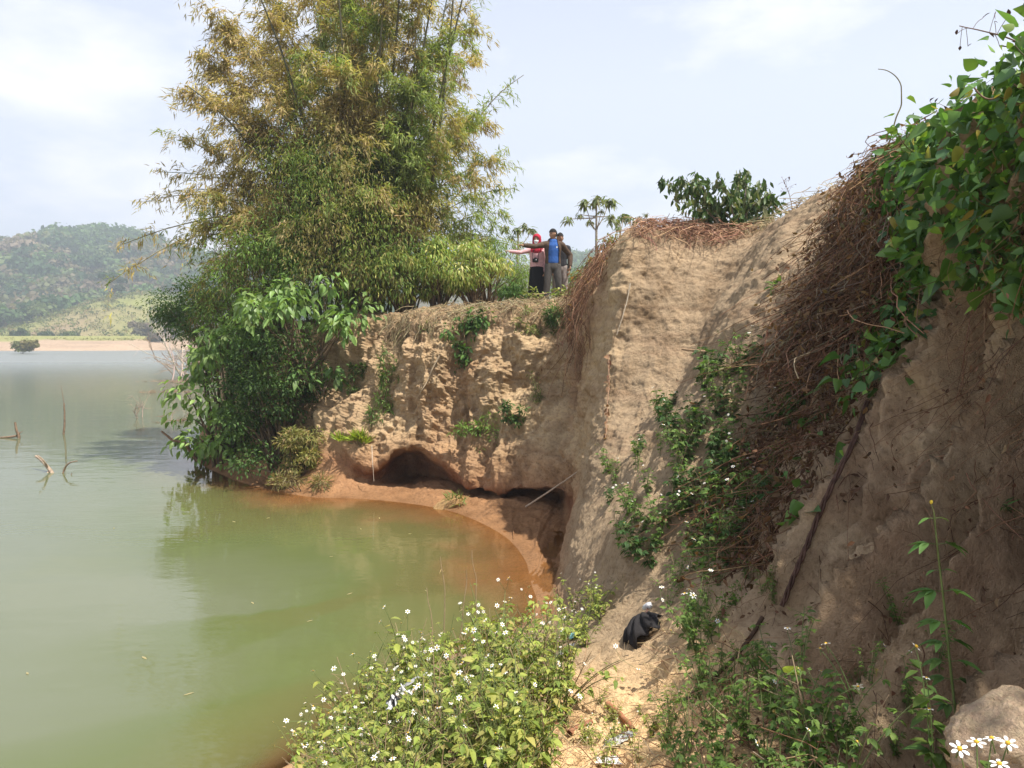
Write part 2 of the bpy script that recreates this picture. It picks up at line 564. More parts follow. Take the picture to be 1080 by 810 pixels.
VCOUNT = [10, 16, 56, 56, 40, 40, 110, 120, 120, 60, 40, 36]
ctrl = []
for outd, reach, pts, inland, amp, n in ST:
    p = [q if isinstance(q, Vector) else W(*q) for q in pts]
    p[0] = Vector((p[0].x, p[0].y, 0.0))
    b1 = p[0] + outd * reach
    b1.z = -0.55
    b0 = p[0] + outd * (reach + 5)
    b0.z = -2.6
    ind = (inland - p[8])
    ind.z = 0
    ind.normalize()
    i1 = p[8] + ind * 2.0 + Vector((0, 0, 0.12))
    ctrl.append([b0, b1] + p + [i1, inland])
CT = np.array([[tuple(q) for q in r] for r in ctrl])
CT[4:11, 9:12, 2] -= 0.15       # (S,13,3)
AMP = np.array([s[4] for s in ST])
# the edge of the sheet dips under the ground further inland
S_, K_ = CT.shape[:2]
uq = np.concatenate([i + np.arange(max(s[5], 1)) / max(s[5], 1) for i, s in enumerate(ST[:-1])] + [[S_ - 1.0]])
vq = np.concatenate([i + np.arange(c) / c for i, c in enumerate(VCOUNT)] + [[K_ - 1.0]])
# chord-like parameter along u so that spacing stays smooth
G = pchip(np.arange(S_), CT, uq)                    # (U,K,3)
G = np.moveaxis(pchip(np.arange(K_), np.moveaxis(G, 1, 0), vq), 0, 1)   # (U,V,3)
amp = np.interp(uq, np.arange(S_), AMP)[:, None]
VV = np.broadcast_to(vq[None, :], G.shape[:2])
UU = np.broadcast_to(uq[:, None], G.shape[:2])


def grid_normals(G):
    du = np.gradient(G, axis=0)
    dv = np.gradient(G, axis=1)
    n = np.cross(dv, du)
    n /= np.linalg.norm(n, axis=2, keepdims=True) + 1e-9
    return n


NR = grid_normals(G)
if NR[len(uq) // 2, int(len(vq) * .55), 1] > 0:
    NR = -NR
# displacement
face = np.clip((VV - 5.6) / 1.0, 0, 1) * np.clip((11.2 - VV) / 0.8, 0, 1)       # k5..k9 = index 6..10 with two bed rows
beach = np.clip((VV - 2.0) / 0.6, 0, 1)
wgt = 0.18 * beach + 0.82 * face
s_arc = np.concatenate([[0], np.cumsum(np.linalg.norm(np.diff(G[:, 330, :], axis=0), axis=1))])[:, None]
h_arc = np.concatenate([np.zeros((len(uq), 1)), np.cumsum(np.linalg.norm(np.diff(G, axis=1), axis=2), axis=1)], 1)
gq = np.stack([np.broadcast_to(s_arc, h_arc.shape) * 1.0, h_arc * 0.16, np.zeros_like(h_arc)], -1)
warp = fbm(G * 0.9, 3, 5)[..., None] * 0.35
groove = -np.abs(fbm(gq * 1.5 + warp, 4, 21)) * 2 + 0.5
lump = fbm(G * np.array([0.55, 0.55, 0.8]), 4, 31)
block = fbm(G * 2.1, 5, 41, 0.55)
fine = fbm(G * 8.0, 4, 51, 0.55)
strata = fbm(G * np.array([.35, .35, 6.0]) + warp, 4, 61, .6)
near = np.clip((UU - 16.0) / 1.5, 0, 1)
mid = np.clip((UU - 11.7) / 0.8, 0, 1) * (1 - near)
farm = 1 - np.clip((UU - 11.5) / 1.0, 0, 1)
far_amp = (0.50 * lump + 0.30 * groove + 0.20 * block) * (1 - .65 * np.clip((VV - 8.6) / 1.2, 0, 1)) + 0.10 * fine + 0.05 * strata
mid_amp = 0.30 * lump + 0.12 * groove + 0.10 * block + 0.085 * fine + 0.018 * strata
groove2 = .45 - 1.9 * np.abs(fbm(gq * np.array([2.3, 1.2, 1]) + warp * 1.2, 4, 23)) ** .8
near_amp = 0.20 * lump + 0.95 * groove2 + 0.26 * block + 0.11 * fine
disp = (farm * far_amp + mid * mid_amp + near * near_amp) * amp * wgt * 1.15
# pits left by fallen stones
pit = np.clip(vnoise(G * 3.1, 77) - 0.55, 0, 1) + 0.6 * np.clip(vnoise(G * 7.0, 78) - 0.6, 0, 1)
disp -= pit * 0.16 * wgt * (1 - .6 * mid)
# lumpy loose earth at the foot and on the mound
loose = fbm(G * 3.6, 5, 91, 0.6)
rimw = np.clip((VV - 2.2) / 0.5, 0, 1) * np.clip((6.2 - VV) / 0.8, 0, 1)
disp += loose * rimw * (0.05 * farm + 0.13 * near + 0.06 * mid)
G = G + NR * disp[..., None]
# strata ledges: horizontal hard bands stand proud on the far cliff
NR = grid_normals(G)
if NR[len(uq) // 2, int(len(vq) * .55), 1] > 0:
    NR = -NR

# ---- soil colours (what the earth is, not how it is lit)
Zw = G[..., 2] + 0.25 * fbm(G * 0.8, 3, 61)
tan_c = np.array([0.52, 0.365, 0.215])
pale_c = np.array([0.60, 0.44, 0.26])
orange_c = np.array([0.47, 0.25, 0.125])
red_c = np.array([0.31, 0.14, 0.07])
grey_c = np.array([0.47, 0.345, 0.22])
straw_c = np.array([0.46, 0.33, 0.19])
dark_c = np.array([0.19, 0.115, 0.07])
mixf = lambda a, b, t: a * (1 - t[..., None]) + b * t[..., None]
c = mixf(tan_c[None, None], pale_c, np.clip(fbm(G * 1.3, 4, 71) * 1.4 + .3, 0, 1))
c = mixf(c, orange_c, np.clip((1.35 - Zw) / 1.1, 0, 1) * farm * .9)
c = mixf(c, orange_c * 0.9, np.clip(fbm(G * np.array([.7, .7, .5]), 4, 72) * 2.2 - .35, 0, 1) * farm * .45)
c = mixf(c, red_c, np.clip((0.9 - Zw) / 0.6, 0, 1) * farm * np.clip((VV - 4.2) / .6, 0, 1) * np.clip((6.3 - VV) / .4, 0, 1))
c = mixf(c, grey_c, np.clip(mid + near * .85, 0, 1))
c = mixf(c, np.array([.40, .27, .17])[None, None], near * np.clip(fbm(G * 2.2, 4, 74) * 2, 0, 1) * .8)
c = mixf(c, np.array([.74, .50, .26])[None, None], np.clip(near, 0, 1) * np.clip((5.6 - VV) / .8, 0, 1) * .8)   # loose dry sand of the mound
wet = np.clip((0.22 - G[..., 2]) / 0.2, 0, 1)
c = mixf(c, np.array([.32, .17, .08])[None, None], wet * .9)
c = mixf(c, straw_c, np.clip((VV - 9.6) / .4, 0, 1) * .8)
band = np.clip(1 - np.abs(fbm(G * np.array([.25, .25, 3.2]), 3, 73)) * 7, 0, 1)
c = mixf(c, dark_c * 1.6, band * .35 * face)
c = np.clip(.9 * c * (.84 - .03 * mid + .20 * near + .28 * near * np.clip((5.6 - VV) / .8, 0, 1))[..., None], .01, .9)

gf = grid_faces(len(uq), len(vq))
bank_me = raw_mesh('river_bank', G.reshape(-1, 3), [gf], c.reshape(-1, 3), True, [M_SOIL])
bank = bpy.data.objects.new('river_bank', bank_me)
COL.objects.link(bank)
tag(bank, 'eroded brown earth river bank with undercut hollows above green water', 'river bank', kind='structure')

# coarse copy for placing plants on it
st_u, st_v = 3, 3
Gc = G[::st_u, ::st_v]
fcq = grid_faces(Gc.shape[0], Gc.shape[1])
BVH = BVHTree.FromPolygons([tuple(x) for x in Gc.reshape(-1, 3)], [tuple(int(k) for k in q) for q in fcq])


def surf(u, v):
    """position, outward normal of the bank at station u and profile key v (0 bed .. 12 inland)"""
    iu = int(np.clip(np.searchsorted(uq, u), 1, len(uq) - 1))
    iv = int(np.clip(np.searchsorted(vq, v), 1, len(vq) - 1))
    return G[iu, iv].copy(), NR[iu, iv].copy()


def hit(px, py):
    """where a line of sight through a photo point meets the bank"""
    r = ray(px, py).normalized()
    loc, nor, _, dist = BVH.ray_cast(Vector((0, 0, CAMZ)), r)
    if loc is None:
        return None, None
    if nor.dot(r) > 0:
        nor = -nor
    return loc, nor


def ground_z(x, y, z0=12.0):
    loc, nor, _, _ = BVH.ray_cast(Vector((x, y, z0)), Vector((0, 0, -1)))
    return loc.z if loc is not None else None


# ------------------------------------------------------------------ riverbed sheet out to the horizon
def simple_ground(name, xs, ys, zf, col, label):
    X, Y = np.meshgrid(xs, ys, indexing='ij')
    P = np.stack([X, Y, zf(X, Y)], -1)
    cc = np.broadcast_to(np.asarray(col), P.shape) if np.ndim(col) == 1 else col(P)
    me = raw_mesh(name, P.reshape(-1, 3), [grid_faces(len(xs), len(ys))], cc.reshape(-1, 3), True, [M_SOIL])
    o = bpy.data.objects.new(name, me)
    COL.objects.link(o)
    return tag(o, label, None, kind='structure')


simple_ground('riverbed', np.linspace(-4000, 4000, 41), np.linspace(-500, 7000, 41), lambda X, Y: X * 0 - 2.7,
              np.array([.2, .16, .1]), 'muddy bed beneath the green river')

# ------------------------------------------------------------------ water
xs = np.unique(np.concatenate([np.linspace(-4000, -60, 14), np.linspace(-60, -12, 17), np.arange(-12, 3.01, .14), np.linspace(3, 4000, 8)]))
ys = np.unique(np.concatenate([np.linspace(-300, 2, 6), np.arange(2, 21.0, .14), np.linspace(21, 80, 18), np.linspace(80, 7000, 16)]))
X, Y = np.meshgrid(xs, ys, indexing='ij')
D = np.full(X.shape, 2.6)
near_mask = (X > -13) & (X < 3.2) & (Y > 1.5) & (Y < 21.2)
for i, j in zip(*np.where(near_mask)):
    h_, n_, _, _ = BVH.ray_cast(Vector((X[i, j], Y[i, j], 0.02)), Vector((0, 0, -1)))
    if h_ is not None:
        D[i, j] = max(0.0, -h_.z)
    else:
        up, _, _, _ = BVH.ray_cast(Vector((X[i, j], Y[i, j], 0.02)), Vector((0, 0, 1)))
        D[i, j] = 0.0 if up is not None else 2.6
P = np.stack([X, Y, 0 * X], -1)
wme = raw_mesh('river', P.reshape(-1, 3), [grid_faces(len(xs), len(ys))], None, True)
at = wme.attributes.new('depth', 'FLOAT', 'POINT')
at.data.foreach_set('value', D.ravel().astype(np.float32))
mw, t = new_mat('murky_water')
L = t.links.new
dep = N(t, 'ShaderNodeAttribute', attribute_name='depth')
ge = N(t, 'ShaderNodeNewGeometry')
nz0 = N(t, 'ShaderNodeTexNoise', i_Scale=0.55, i_Detail=6.0, i_Roughness=0.6)
L(ge.outputs['Position'], nz0.inputs['Vector'])
pert = N(t, 'ShaderNodeMath', operation='MULTIPLY_ADD', i_1=0.9, i_2=-0.40)
L(nz0.outputs['Fac'], pert.inputs[0])
dsum = N(t, 'ShaderNodeMath', operation='ADD')
L(dep.outputs['Fac'], dsum.inputs[0])
L(pert.outputs[0], dsum.inputs[1])
# silt: orange close to the collapsing bank, olive then grey green further out
cr_ = ramp(t, [(0.0, (.25, .125, .05)), (0.07, (.19, .12, .05)), (0.18, (.115, .112, .04)), (0.55, (.102, .122, .046)), (1.0, (.128, .143, .084))])
dn = N(t, 'ShaderNodeMath', operation='MULTIPLY', i_1=0.5)
L(dsum.outputs[0], dn.inputs[0])
L(dn.outputs[0], cr_.inputs[0])
dif = N(t, 'ShaderNodeBsdfDiffuse')
L(cr_.outputs[0], dif.inputs[0])
# clear only where a hand's depth covers the bed
ex = N(t, 'ShaderNodeMath', operation='MULTIPLY', i_1=-5.5)
L(dep.outputs['Fac'], ex.inputs[0])
ep = N(t, 'ShaderNodeMath', operation='EXPONENT')
L(ex.outputs[0], ep.inputs[0])
tr = N(t, 'ShaderNodeBsdfTransparent')
tr.inputs[0].default_value = (.93, .84, .66, 1)
ms = N(t, 'ShaderNodeMixShader')
L(ep.outputs[0], ms.inputs[0])
L(dif.outputs[0], ms.inputs[1])
L(tr.outputs[0], ms.inputs[2])
gl = N(t, 'ShaderNodeBsdfGlossy', i_Roughness=0.03)
rgh = N(t, 'ShaderNodeMath', operation='MULTIPLY_ADD', i_1=0.26, i_2=0.03)
wv1 = N(t, 'ShaderNodeTexNoise', i_Scale=1.1, i_Detail=2.0, i_Roughness=0.5)
wv2 = N(t, 'ShaderNodeTexNoise', i_Scale=6.0, i_Detail=2.0, i_Roughness=0.5)
mpw = N(t, 'ShaderNodeMapping')
mpw.inputs['Scale'].default_value = (0.8, 1.6, 1)
L(ge.outputs['Position'], mpw.inputs[0])
L(mpw.outputs[0], wv1.inputs['Vector'])
L(mpw.outputs[0], wv2.inputs['Vector'])
# breeze patches: rippled water far out, calm by the bank
sx = N(t, 'ShaderNodeSeparateXYZ')
L(ge.outputs['Position'], sx.inputs[0])
wind = N(t, 'ShaderNodeMapRange')
wind.inputs['From Min'].default_value = 30
wind.inputs['From Max'].default_value = 110
wind.inputs['To Min'].default_value = 0.0
wind.inputs['To Max'].default_value = 1.0
L(sx.outputs['Y'], wind.inputs['Value'])
hsum = N(t, 'ShaderNodeMath', operation='MULTIPLY_ADD', i_1=0.25)
L(wv2.outputs['Fac'], hsum.inputs[0])
L(wv1.outputs['Fac'], hsum.inputs[2])
bs = N(t, 'ShaderNodeMath', operation='MULTIPLY_ADD', i_1=0.55, i_2=0.065)
L(wind.outputs[0], bs.inputs[0])
L(wind.outputs[0], rgh.inputs[0])
L(rgh.outputs[0], gl.inputs['Roughness'])
bp = N(t, 'ShaderNodeBump', i_Distance=0.12)
L(bs.outputs[0], bp.inputs['Strength'])
L(hsum.outputs[0], bp.inputs['Height'])
L(bp.outputs[0], gl.inputs['Normal'])
fr = N(t, 'ShaderNodeFresnel', i_IOR=1.38)
L(bp.outputs[0], fr.inputs['Normal'])
m2 = N(t, 'ShaderNodeMixShader')
L(fr.outputs[0], m2.inputs[0])
L(ms.outputs[0], m2.inputs[1])
L(gl.outputs[0], m2.inputs[2])
out(t, m2.outputs[0])
wme.materials.append(mw)
water = bpy.data.objects.new('river', wme)
COL.objects.link(water)
tag(water, 'calm murky green river turning orange by the cut bank', None, kind='structure')
# ------------------------------------------------------------------ generic plants
def lerp(a, b, t):
    return a + (b - a) * t


def bezier(p0, p1, p2, n):
    t = np.linspace(0, 1, n)[:, None]
    p0, p1, p2 = map(lambda q: np.asarray(q, float), (p0, p1, p2))
    return (1 - t) ** 2 * p0 + 2 * t * (1 - t) * p1 + t * t * p2


GREEN = [(.12, .19, .04), (.15, .22, .045), (.09, .155, .035)]
DARKG = [(.06, .11, .03), (.085, .14, .035), (.05, .09, .028)]
YGREEN = [(.19, .24, .045), (.15, .21, .04), (.24, .26, .06)]
BROWNL = [(.30, .19, .07), (.26, .16, .06), (.34, .24, .09)]
DRYC = np.array([(.20, .11, .065), (.26, .155, .09), (.33, .21, .12), (.15, .08, .05)])
STRAW = np.array([(.46, .36, .20), (.38, .28, .16), (.52, .42, .26)])


def shrub(name, label, cat, base, w, h, n, pal, tmpl=OVATE, size=0.12, clumps=14, mat=None, group=None,
          droop=0.4, depth=None, lift=0.12, stems=7, shape=0.5, clump_r=0.22, spread=0.0, lean=(0, 0), stemcol=(.13, .09, .055),
          low=False):
    """woody shrub: stems fan out of the base to clumps of leaves filling an uneven crown"""
    base = Vector(base)
    root = thing(name, label, cat, base, group)
    depth = depth or w
    # clump centres in an uneven dome
    d = rand_dirs(clumps, -0.35, 1)
    rr = RNG.uniform(0.35, 1.0, clumps) ** shape
    C = d * rr[:, None] * np.array([w / 2, depth / 2, h * 0.55])
    C[:, 2] += h * (0.42 + lift)
    C[:, 0] += lean[0] * C[:, 2] / h
    C[:, 1] += lean[1] * C[:, 2] / h
    if low:
        C[:, 2] = h * RNG.uniform(.04, .95, clumps)
        C[:, :2] *= (1.0 - .35 * (C[:, 2:] / h) ** 2)
    C[:, 2] = np.maximum(C[:, 2], h * lift)
    mb = MB()
    k = min(stems, clumps)
    for i in range(clumps):
        b = RNG.normal(0, 0.05 * w, 3) * np.array([1, 1, 0])
        mid = lerp(b, C[i], .5) + np.array([0, 0, .12 * h]) + RNG.normal(0, .04 * w, 3)
        P = bezier(b - np.array([0, 0, .12]), mid, C[i], 8)
        tubes(mb, P, np.linspace(.012 + .012 * h, .004, 8), 5, stemcol)
        for _ in range(3):
            e = C[i] + rand_dirs(1)[0] * clump_r * w * .5
            s = P[RNG.integers(4, 7)]
            tubes(mb, bezier(s, lerp(s, e, .5) + [0, 0, .05], e, 5), np.linspace(.005, .002, 5), 3, stemcol)
    mb.build('stems', M_BARK, root)
    lb = MB()
    which = RNG.integers(0, clumps, n)
    cr = clump_r * w * RNG.uniform(.6, 1.3, clumps)
    off = rand_dirs(n) * (RNG.uniform(0, 1, n) ** 0.45)[:, None] * cr[which][:, None]
    off[:, 2] *= 0.75
    pos = C[which] + off
    pos[:, 2] = np.maximum(pos[:, 2], .02)
    dr = off / (np.linalg.norm(off, axis=1, keepdims=True) + 1e-6) + RNG.normal(0, .45, (n, 3))
    dr[:, 2] -= droop
    upv = np.array([0, 0, 1.0]) + RNG.normal(0, .35, (n, 3))
    M3 = frames(dr, upv)
    sc = size * RNG.uniform(.6, 1.25, n)
    cl = jitter_cols(pal, n) * (1 + RNG.uniform(-.22, .22, clumps))[which][:, None]
    scatter(lb, tmpl, pos, M3, sc, cl)
    lb.build('foliage', mat or M_LEAF, root)
    return root


def at_ground(px, py, lift=0.0):
    p, n = hit(px, py)
    return p


def plateau(px, d):
    """ground point at column px and distance d on the plateau"""
    p = W(px, 330, d)
    z = ground_z(p.x, p.y)
    return Vector((p.x, p.y, z if z is not None else 4.2))


# ------------------------------------------------------------------ the giant bamboo
def bamboo():
    basep = plateau(385, 20.6)
    B = np.array(basep)
    root = thing('bamboo_clump', 'towering bamboo clump with browning leaves, rising past the top of the picture', 'bamboo', basep)
    tips = [(205, -5, 19.5), (250, -60, 20.5), (300, -110, 22), (345, -150, 20), (385, -170, 21.5), (420, -160, 19.5), (455, -170, 21),
            (492, -60, 20.8), (505, -10, 21.5), (552, 78, 20.5), (215, 60, 19.8), (196, 98, 19), (168, 180, 19.4), (132, 262, 19.2), (108, 300, 18.6),
            (150, 215, 20.8), (280, 20, 18.9), (330, -20, 18.6), (372, -30, 18.7), (410, -20, 18.4), (448, -10, 18.7), (478, 40, 19),
            (505, 120, 19.2), (512, 190, 19), (240, 150, 18.7), (225, 205, 18.6), (275, 95, 18.3), (320, 60, 18), (365, 70, 18.1), (405, 60, 18),
            (440, 75, 18.2), (300, 170, 18), (345, 150, 17.9), (385, 140, 17.8), (425, 135, 18), (470, 120, 18.3), (260, 230, 18.4),
            (310, 235, 18), (350, 220, 17.9), (400, 205, 17.8), (445, 180, 18.6), (235, 265, 18.8), (525, 225, 20), (540, 200, 21),
            (185, 150, 20), (200, 205, 19), (215, 240, 18.8), (188, 262, 19.5), (228, 180, 19.2), (245, 110, 19), (222, 22, 20), (255, 300, 18.6), (212, 290, 19), (520, 172, 20.5), (515, 130, 21), (502, 30, 20), (530, 255, 20), (330, -140, 23), (440, -120, 23.5), (250, 40, 22.5), (500, 60, 23), (470, 170, 22)]
    for k, (px, py, d) in enumerate(tips):
        tip = np.array(W(px, py, d))
        b = B + np.array([RNG.normal(0, .55), RNG.normal(0, .5), -.1])
        b[0] += (tip[0] - B[0]) * .12
        rise = tip[2] - b[2]
        hz = tip[:2] - b[:2]
        ctrl = np.array([b[0] + hz[0] * .22, b[1] + hz[1] * .25, b[2] + max(rise * .75, 2.2 + .35 * np.hypot(*hz))])
        n = 18
        P = bezier(b, ctrl, tip, n) + np.cumsum(RNG.normal(0, .018, (n, 3)), 0)
        length = np.linalg.norm(np.diff(P, axis=0), axis=1).sum()
        mb = MB()
        old = RNG.random() < .45
        ccol = np.array([.20, .17, .07]) if old else np.array([.11, .14, .045])
        tubes(mb, P, np.linspace(.045 if length > 7 else .028, .008, n), 6, ccol * RNG.uniform(.75, 1.25))
        culm = mb.build('culm', M_CULM, root)
        culm.matrix_parent_inverse = Matrix.Translation(-basep)
        # branchlets at the nodes
        lb = MB()
        dens = RNG.uniform(.45, 1.25)
        sparse = (px > 535) or (px < 175) or (py < 5 and k < 24 and (px > 488 or px < 215))
        nb = int(length * (4.2 if sparse else 13.5 * dens))
        t = RNG.uniform(.22 if not sparse else .45, 1.0, nb)
        idx = np.clip((t * (n - 1)).astype(int), 0, n - 2)
        s = P[idx] + (P[idx + 1] - P[idx]) * (t * (n - 1) - idx)[:, None]
        dr = rand_dirs(nb, -.1, .9)
        tang = P[idx + 1] - P[idx]
        tang /= np.linalg.norm(tang, axis=1, keepdims=True)
        dr = dr + tang * .5
        dr /= np.linalg.norm(dr, axis=1, keepdims=True)
        ln = RNG.uniform(.4, 1.75, nb) * (1.25 - .75 * t) * (.75 if sparse else 1.0)
        q = np.linspace(0, 1, 5)
        BP = s[:, None, :] + dr[:, None, :] * ln[:, None, None] * q[None, :, None]
        BP[:, :, 2] -= (q ** 2)[None] * ln[:, None] * RNG.uniform(.35, .95, (nb, 1))
        # colour field: browned on the top and left, green on the right and low down
        mid = BP[:, 3]
        fld = fbm(mid * .8, 3, 301) * 1.7 + (-(mid[:, 0] + 3.6)) * .10 + (mid[:, 2] - 9.0) * .05
        brown = fld + .27 + RNG.normal(0, .16, nb)
        tubes(lb, BP, np.linspace(.006, .002, 5), 3, jitter_cols((.24, .18, .09), nb))
        m = 40 if not sparse else 14
        f = RNG.uniform(.25, 1.05, (nb, m))
        fi = np.clip((f * 4).astype(int), 0, 3)
        r = np.arange(nb)[:, None]
        pos = BP[r, fi] + (BP[r, fi + 1] - BP[r, fi]) * (f * 4 - fi)[..., None] + RNG.normal(0, .06, (nb, m, 3))
        ld = dr[:, None, :] * .8 + RNG.normal(0, .55, (nb, m, 3))
        ld[..., 2] -= .95
        nn = nb * m
        pos, ld = pos.reshape(-1, 3), ld.reshape(-1, 3)
        br = np.repeat(brown, m) + RNG.normal(0, .1, nn)
        gcol = jitter_cols([(.22, .27, .075), (.26, .30, .10), (.16, .22, .06)], nn)
        ycol = jitter_cols([(.40, .34, .13), (.33, .30, .11)], nn)
        bcol = jitter_cols([(.38, .295, .14), (.46, .36, .18), (.29, .225, .10)], nn)
        w1 = np.clip((br + .12) / .2, 0, 1)[:, None]
        w2 = np.clip((br - .12) / .2, 0, 1)[:, None]
        cc = gcol * (1 - w1) + ycol * w1
        cc = cc * (1 - w2) + bcol * w2
        scatter(lb, BLADE, pos, frames(ld, None, RNG.uniform(-1, 1, nn)), np.stack([RNG.uniform(.13, .24, nn)] * 3, 1) * np.array([1.15, 1, 1]), cc)
        fo = lb.build('foliage', M_BAMBOO_LEAF, culm)
    return root


bamboo_root = bamboo()


# bare dark canes standing clear of the leaves
def bare_canes():
    basep = Vector(bamboo_root.location)
    for (x0, y0, x1, y1, x2, y2, d) in ((425, 290, 452, 150, 492, -20, 18.6), (400, 290, 436, 120, 462, -40, 18.3), (380, 290, 398, 120, 408, -60, 18.2), 
                                        (350, 290, 330, 112, 262, -30, 18.2), (365, 290, 372, 130, 352, -60, 18.0), (330, 290, 285, 150, 200, 92, 18.6), (390, 290, 420, 60, 424, -60, 18.2), (440, 290, 470, 120, 480, -30, 18.9)):
        P = bezier(W(x0, y0, 20.3), W(x1, y1, d + .6), W(x2, y2, d), 20)
        mb = MB()
        tubes(mb, P, np.linspace(.05, .016, 20), 7, np.array([.085, .08, .045]) * RNG.uniform(.7, 1.5))
        o = mb.build('culm', M_CULM, bamboo_root)
        o.matrix_parent_inverse = Matrix.Translation(-basep)


bare_canes()

# leafy creeper hanging in front of the bamboo
def creeper():
    base = plateau(385, 19.3)
    root = thing('creeper', 'yellow-green leafy creeper draped low over the front of the bamboo', 'creeper', base)
    cen = [(300, 160, 18.0), (330, 175, 17.8), (365, 190, 17.7), (400, 210, 17.8), (300, 215, 17.9), (345, 240, 17.6), (385, 250, 17.6), (420, 255, 17.8), (325, 265, 17.6),
           (365, 280, 17.6), (290, 250, 18.1), (280, 195, 18.2), (340, 205, 17.6), (410, 285, 17.8), (440, 230, 18.2), (255, 250, 18.4), (310, 290, 17.6), (355, 150, 17.9)]
    Cn = np.array([W(*q) for q in cen])
    mb, lb = MB(), MB()
    for c in Cn:
        b = np.array(base) + RNG.normal(0, .3, 3) * [1, 1, 0]
        tubes(mb, bezier(b, [lerp(b[0], c[0], .3), c[1] + .6, lerp(b[2], c[2], .8)], c, 10), np.linspace(.02, .006, 10), 5, (.15, .11, .06))
        for _ in range(5):
            e = c + RNG.normal(0, .3, 3) - [0, 0, .5]
            tubes(mb, bezier(c, lerp(c, e, .4) + [0, 0, .2], e, 6), np.linspace(.006, .002, 6), 3, (.25, .19, .10))
    n = 9000
    w = RNG.integers(0, len(Cn), n)
    off = RNG.normal(0, 1, (n, 3)) * [.42, .35, .38]
    pos = Cn[w] + off
    pos[:, 2] -= np.abs(RNG.normal(0, .15, n))
    dr = off * .8 + RNG.normal(0, .4, (n, 3))
    dr[:, 2] -= .8
    pal = [YGREEN, GREEN, [(.30, .25, .09), (.25, .21, .07)]]
    cl = np.where((w % 3 == 0)[:, None], jitter_cols(pal[0], n), np.where((w % 3 == 1)[:, None], jitter_cols(pal[1], n), jitter_cols(pal[2], n)))
    scatter(lb, LANCE, pos, frames(dr, np.array([0, -.5, 1.0]) + RNG.normal(0, .3, (n, 3))), RNG.uniform(.06, .115, n), cl)
    for o in (mb.build('stems', M_BARK, root), lb.build('foliage', M_LEAF, root)):
        o.matrix_parent_inverse = Matrix.Translation(-base)


creeper()

# ------------------------------------------------------------------ shrubs on the far bank
shrub('shrub', 'broad-leaved pale green shrub at the water, left end of the bank', 'shrub', W(240, 488, 18.8), 2.3, 3.5, 1500, [(.19, .29, .075), (.15, .24, .06), (.24, .34, .11)],
      OVATE, .22, 34, M_GLOSSY_LEAF, droop=.8, lift=.02, lean=(-.2, -.3), clump_r=.2, low=True)
shrub('shrub', 'dark dense thicket shrub between the pale shrub and the bare cliff', 'shrub', W(296, 492, 17.3), 2.6, 3.3, 12000, DARKG, OVATE, .085, 44, lift=.02, lean=(0, -.1), clump_r=.2, low=True)
shrub('shrub', 'broad drooping-leaved shrub overhanging the left edge of the cliff top', 'shrub', W(325, 396, 17.0), 2.9, 1.9, 820, [(.17, .27, .075), (.13, .22, .06), (.21, .31, .10)],
      OVATE, .22, 20, M_GLOSSY_LEAF, droop=.9, lift=.2, clump_r=.17)
shrub('shrub', 'small broad-leaved sprig beneath the drooping shrub on the cliff edge', 'shrub', W(340, 412, 16.7), 1.1, .6, 70, [(.12, .21, .06), (.15, .24, .08)], OVATE, .23, 5, M_GLOSSY_LEAF, droop=.9)
shrub('shrub', 'reddish olive shrub behind the pale waterside shrub', 'shrub', W(262, 400, 20.2), 3.0, 3.4, 9000, [(.13, .12, .04), (.10, .13, .04), (.18, .12, .05)], LANCE, .10, 34, lift=.05, low=True)
shrub('shrub', 'fine bright green shrub under the left side of the bamboo', 'shrub', W(285, 345, 18.5), 3.0, 2.1, 8500, GREEN, LANCE, .10, 28, lift=.05, low=True)
shrub('tree', 'small dark round tree leaning over the water behind the shrubs', 'tree', W(235, 392, 25.5), 3.0, 2.7, 7500, [(.055, .095, .03), (.07, .12, .035)], OVATE, .10, 24, lift=.2, lean=(-.6, 0))
shrub('shrub', 'yellowish grassy shrub at the foot of the dirt talus, left of the hollow', 'shrub', W(316, 497, 16.3), 1.0, .9, 2600, [(.24, .24, .075), (.19, .19, .06), (.30, .23, .10)], LANCE, .10, 16, droop=.1, lift=.02, low=True)
shrub('shrub', 'low dry bush sprawling at the water line on the talus toe', 'shrub', W(318, 520, 15.7), 1.0, .45, 900, [(.32, .26, .13), (.24, .2, .09), (.16, .17, .05)], BLADE, .13, 10, droop=0.1, lift=.02)
for px, d, w, h, pal, lab in [
        (392, 18.2, 1.6, 1.6, [(.17, .17, .05), (.21, .17, .06), (.13, .15, .045)], 'brownish green bush at the left end of the plateau hedge'),
        (425, 18.4, 1.6, 1.75, [(.30, .34, .08), (.22, .30, .07), (.42, .40, .13)], 'bush with long drooping yellow-green leaves, second in the plateau hedge'),
        (462, 18.6, 1.7, 1.75, [(.26, .33, .075), (.36, .36, .11), (.17, .25, .06)], 'bush with drooping lime leaves in the middle of the plateau hedge'),
        (498, 18.6, 1.6, 1.6, [(.21, .29, .07), (.33, .35, .11), (.46, .43, .18)], 'pale-tipped bush left of the feathery bush in the plateau hedge')]:
    shrub('bush', lab, 'bush', plateau(px, d), w, h, 2400, pal, LANCE, .15, 24, droop=1.1, lift=.02, clump_r=.2, group='bushes along the plateau edge')
shrub('bush', 'feathery bright green bush left of the woman in the red headscarf', 'bush', plateau(513, 20.2), 2.4, 2.0, 7500, [(.15, .24, .05), (.20, .28, .07), (.11, .19, .045)], LANCE, .065, 26, lift=.02, group='bushes along the plateau edge')
shrub('bush', 'small dark green bush touching the skirt of the woman', 'bush', plateau(541, 18.0), .75, .65, 800, [(.06, .12, .03), (.09, .16, .04)], LANCE, .11, 9, droop=.6, lift=.02)
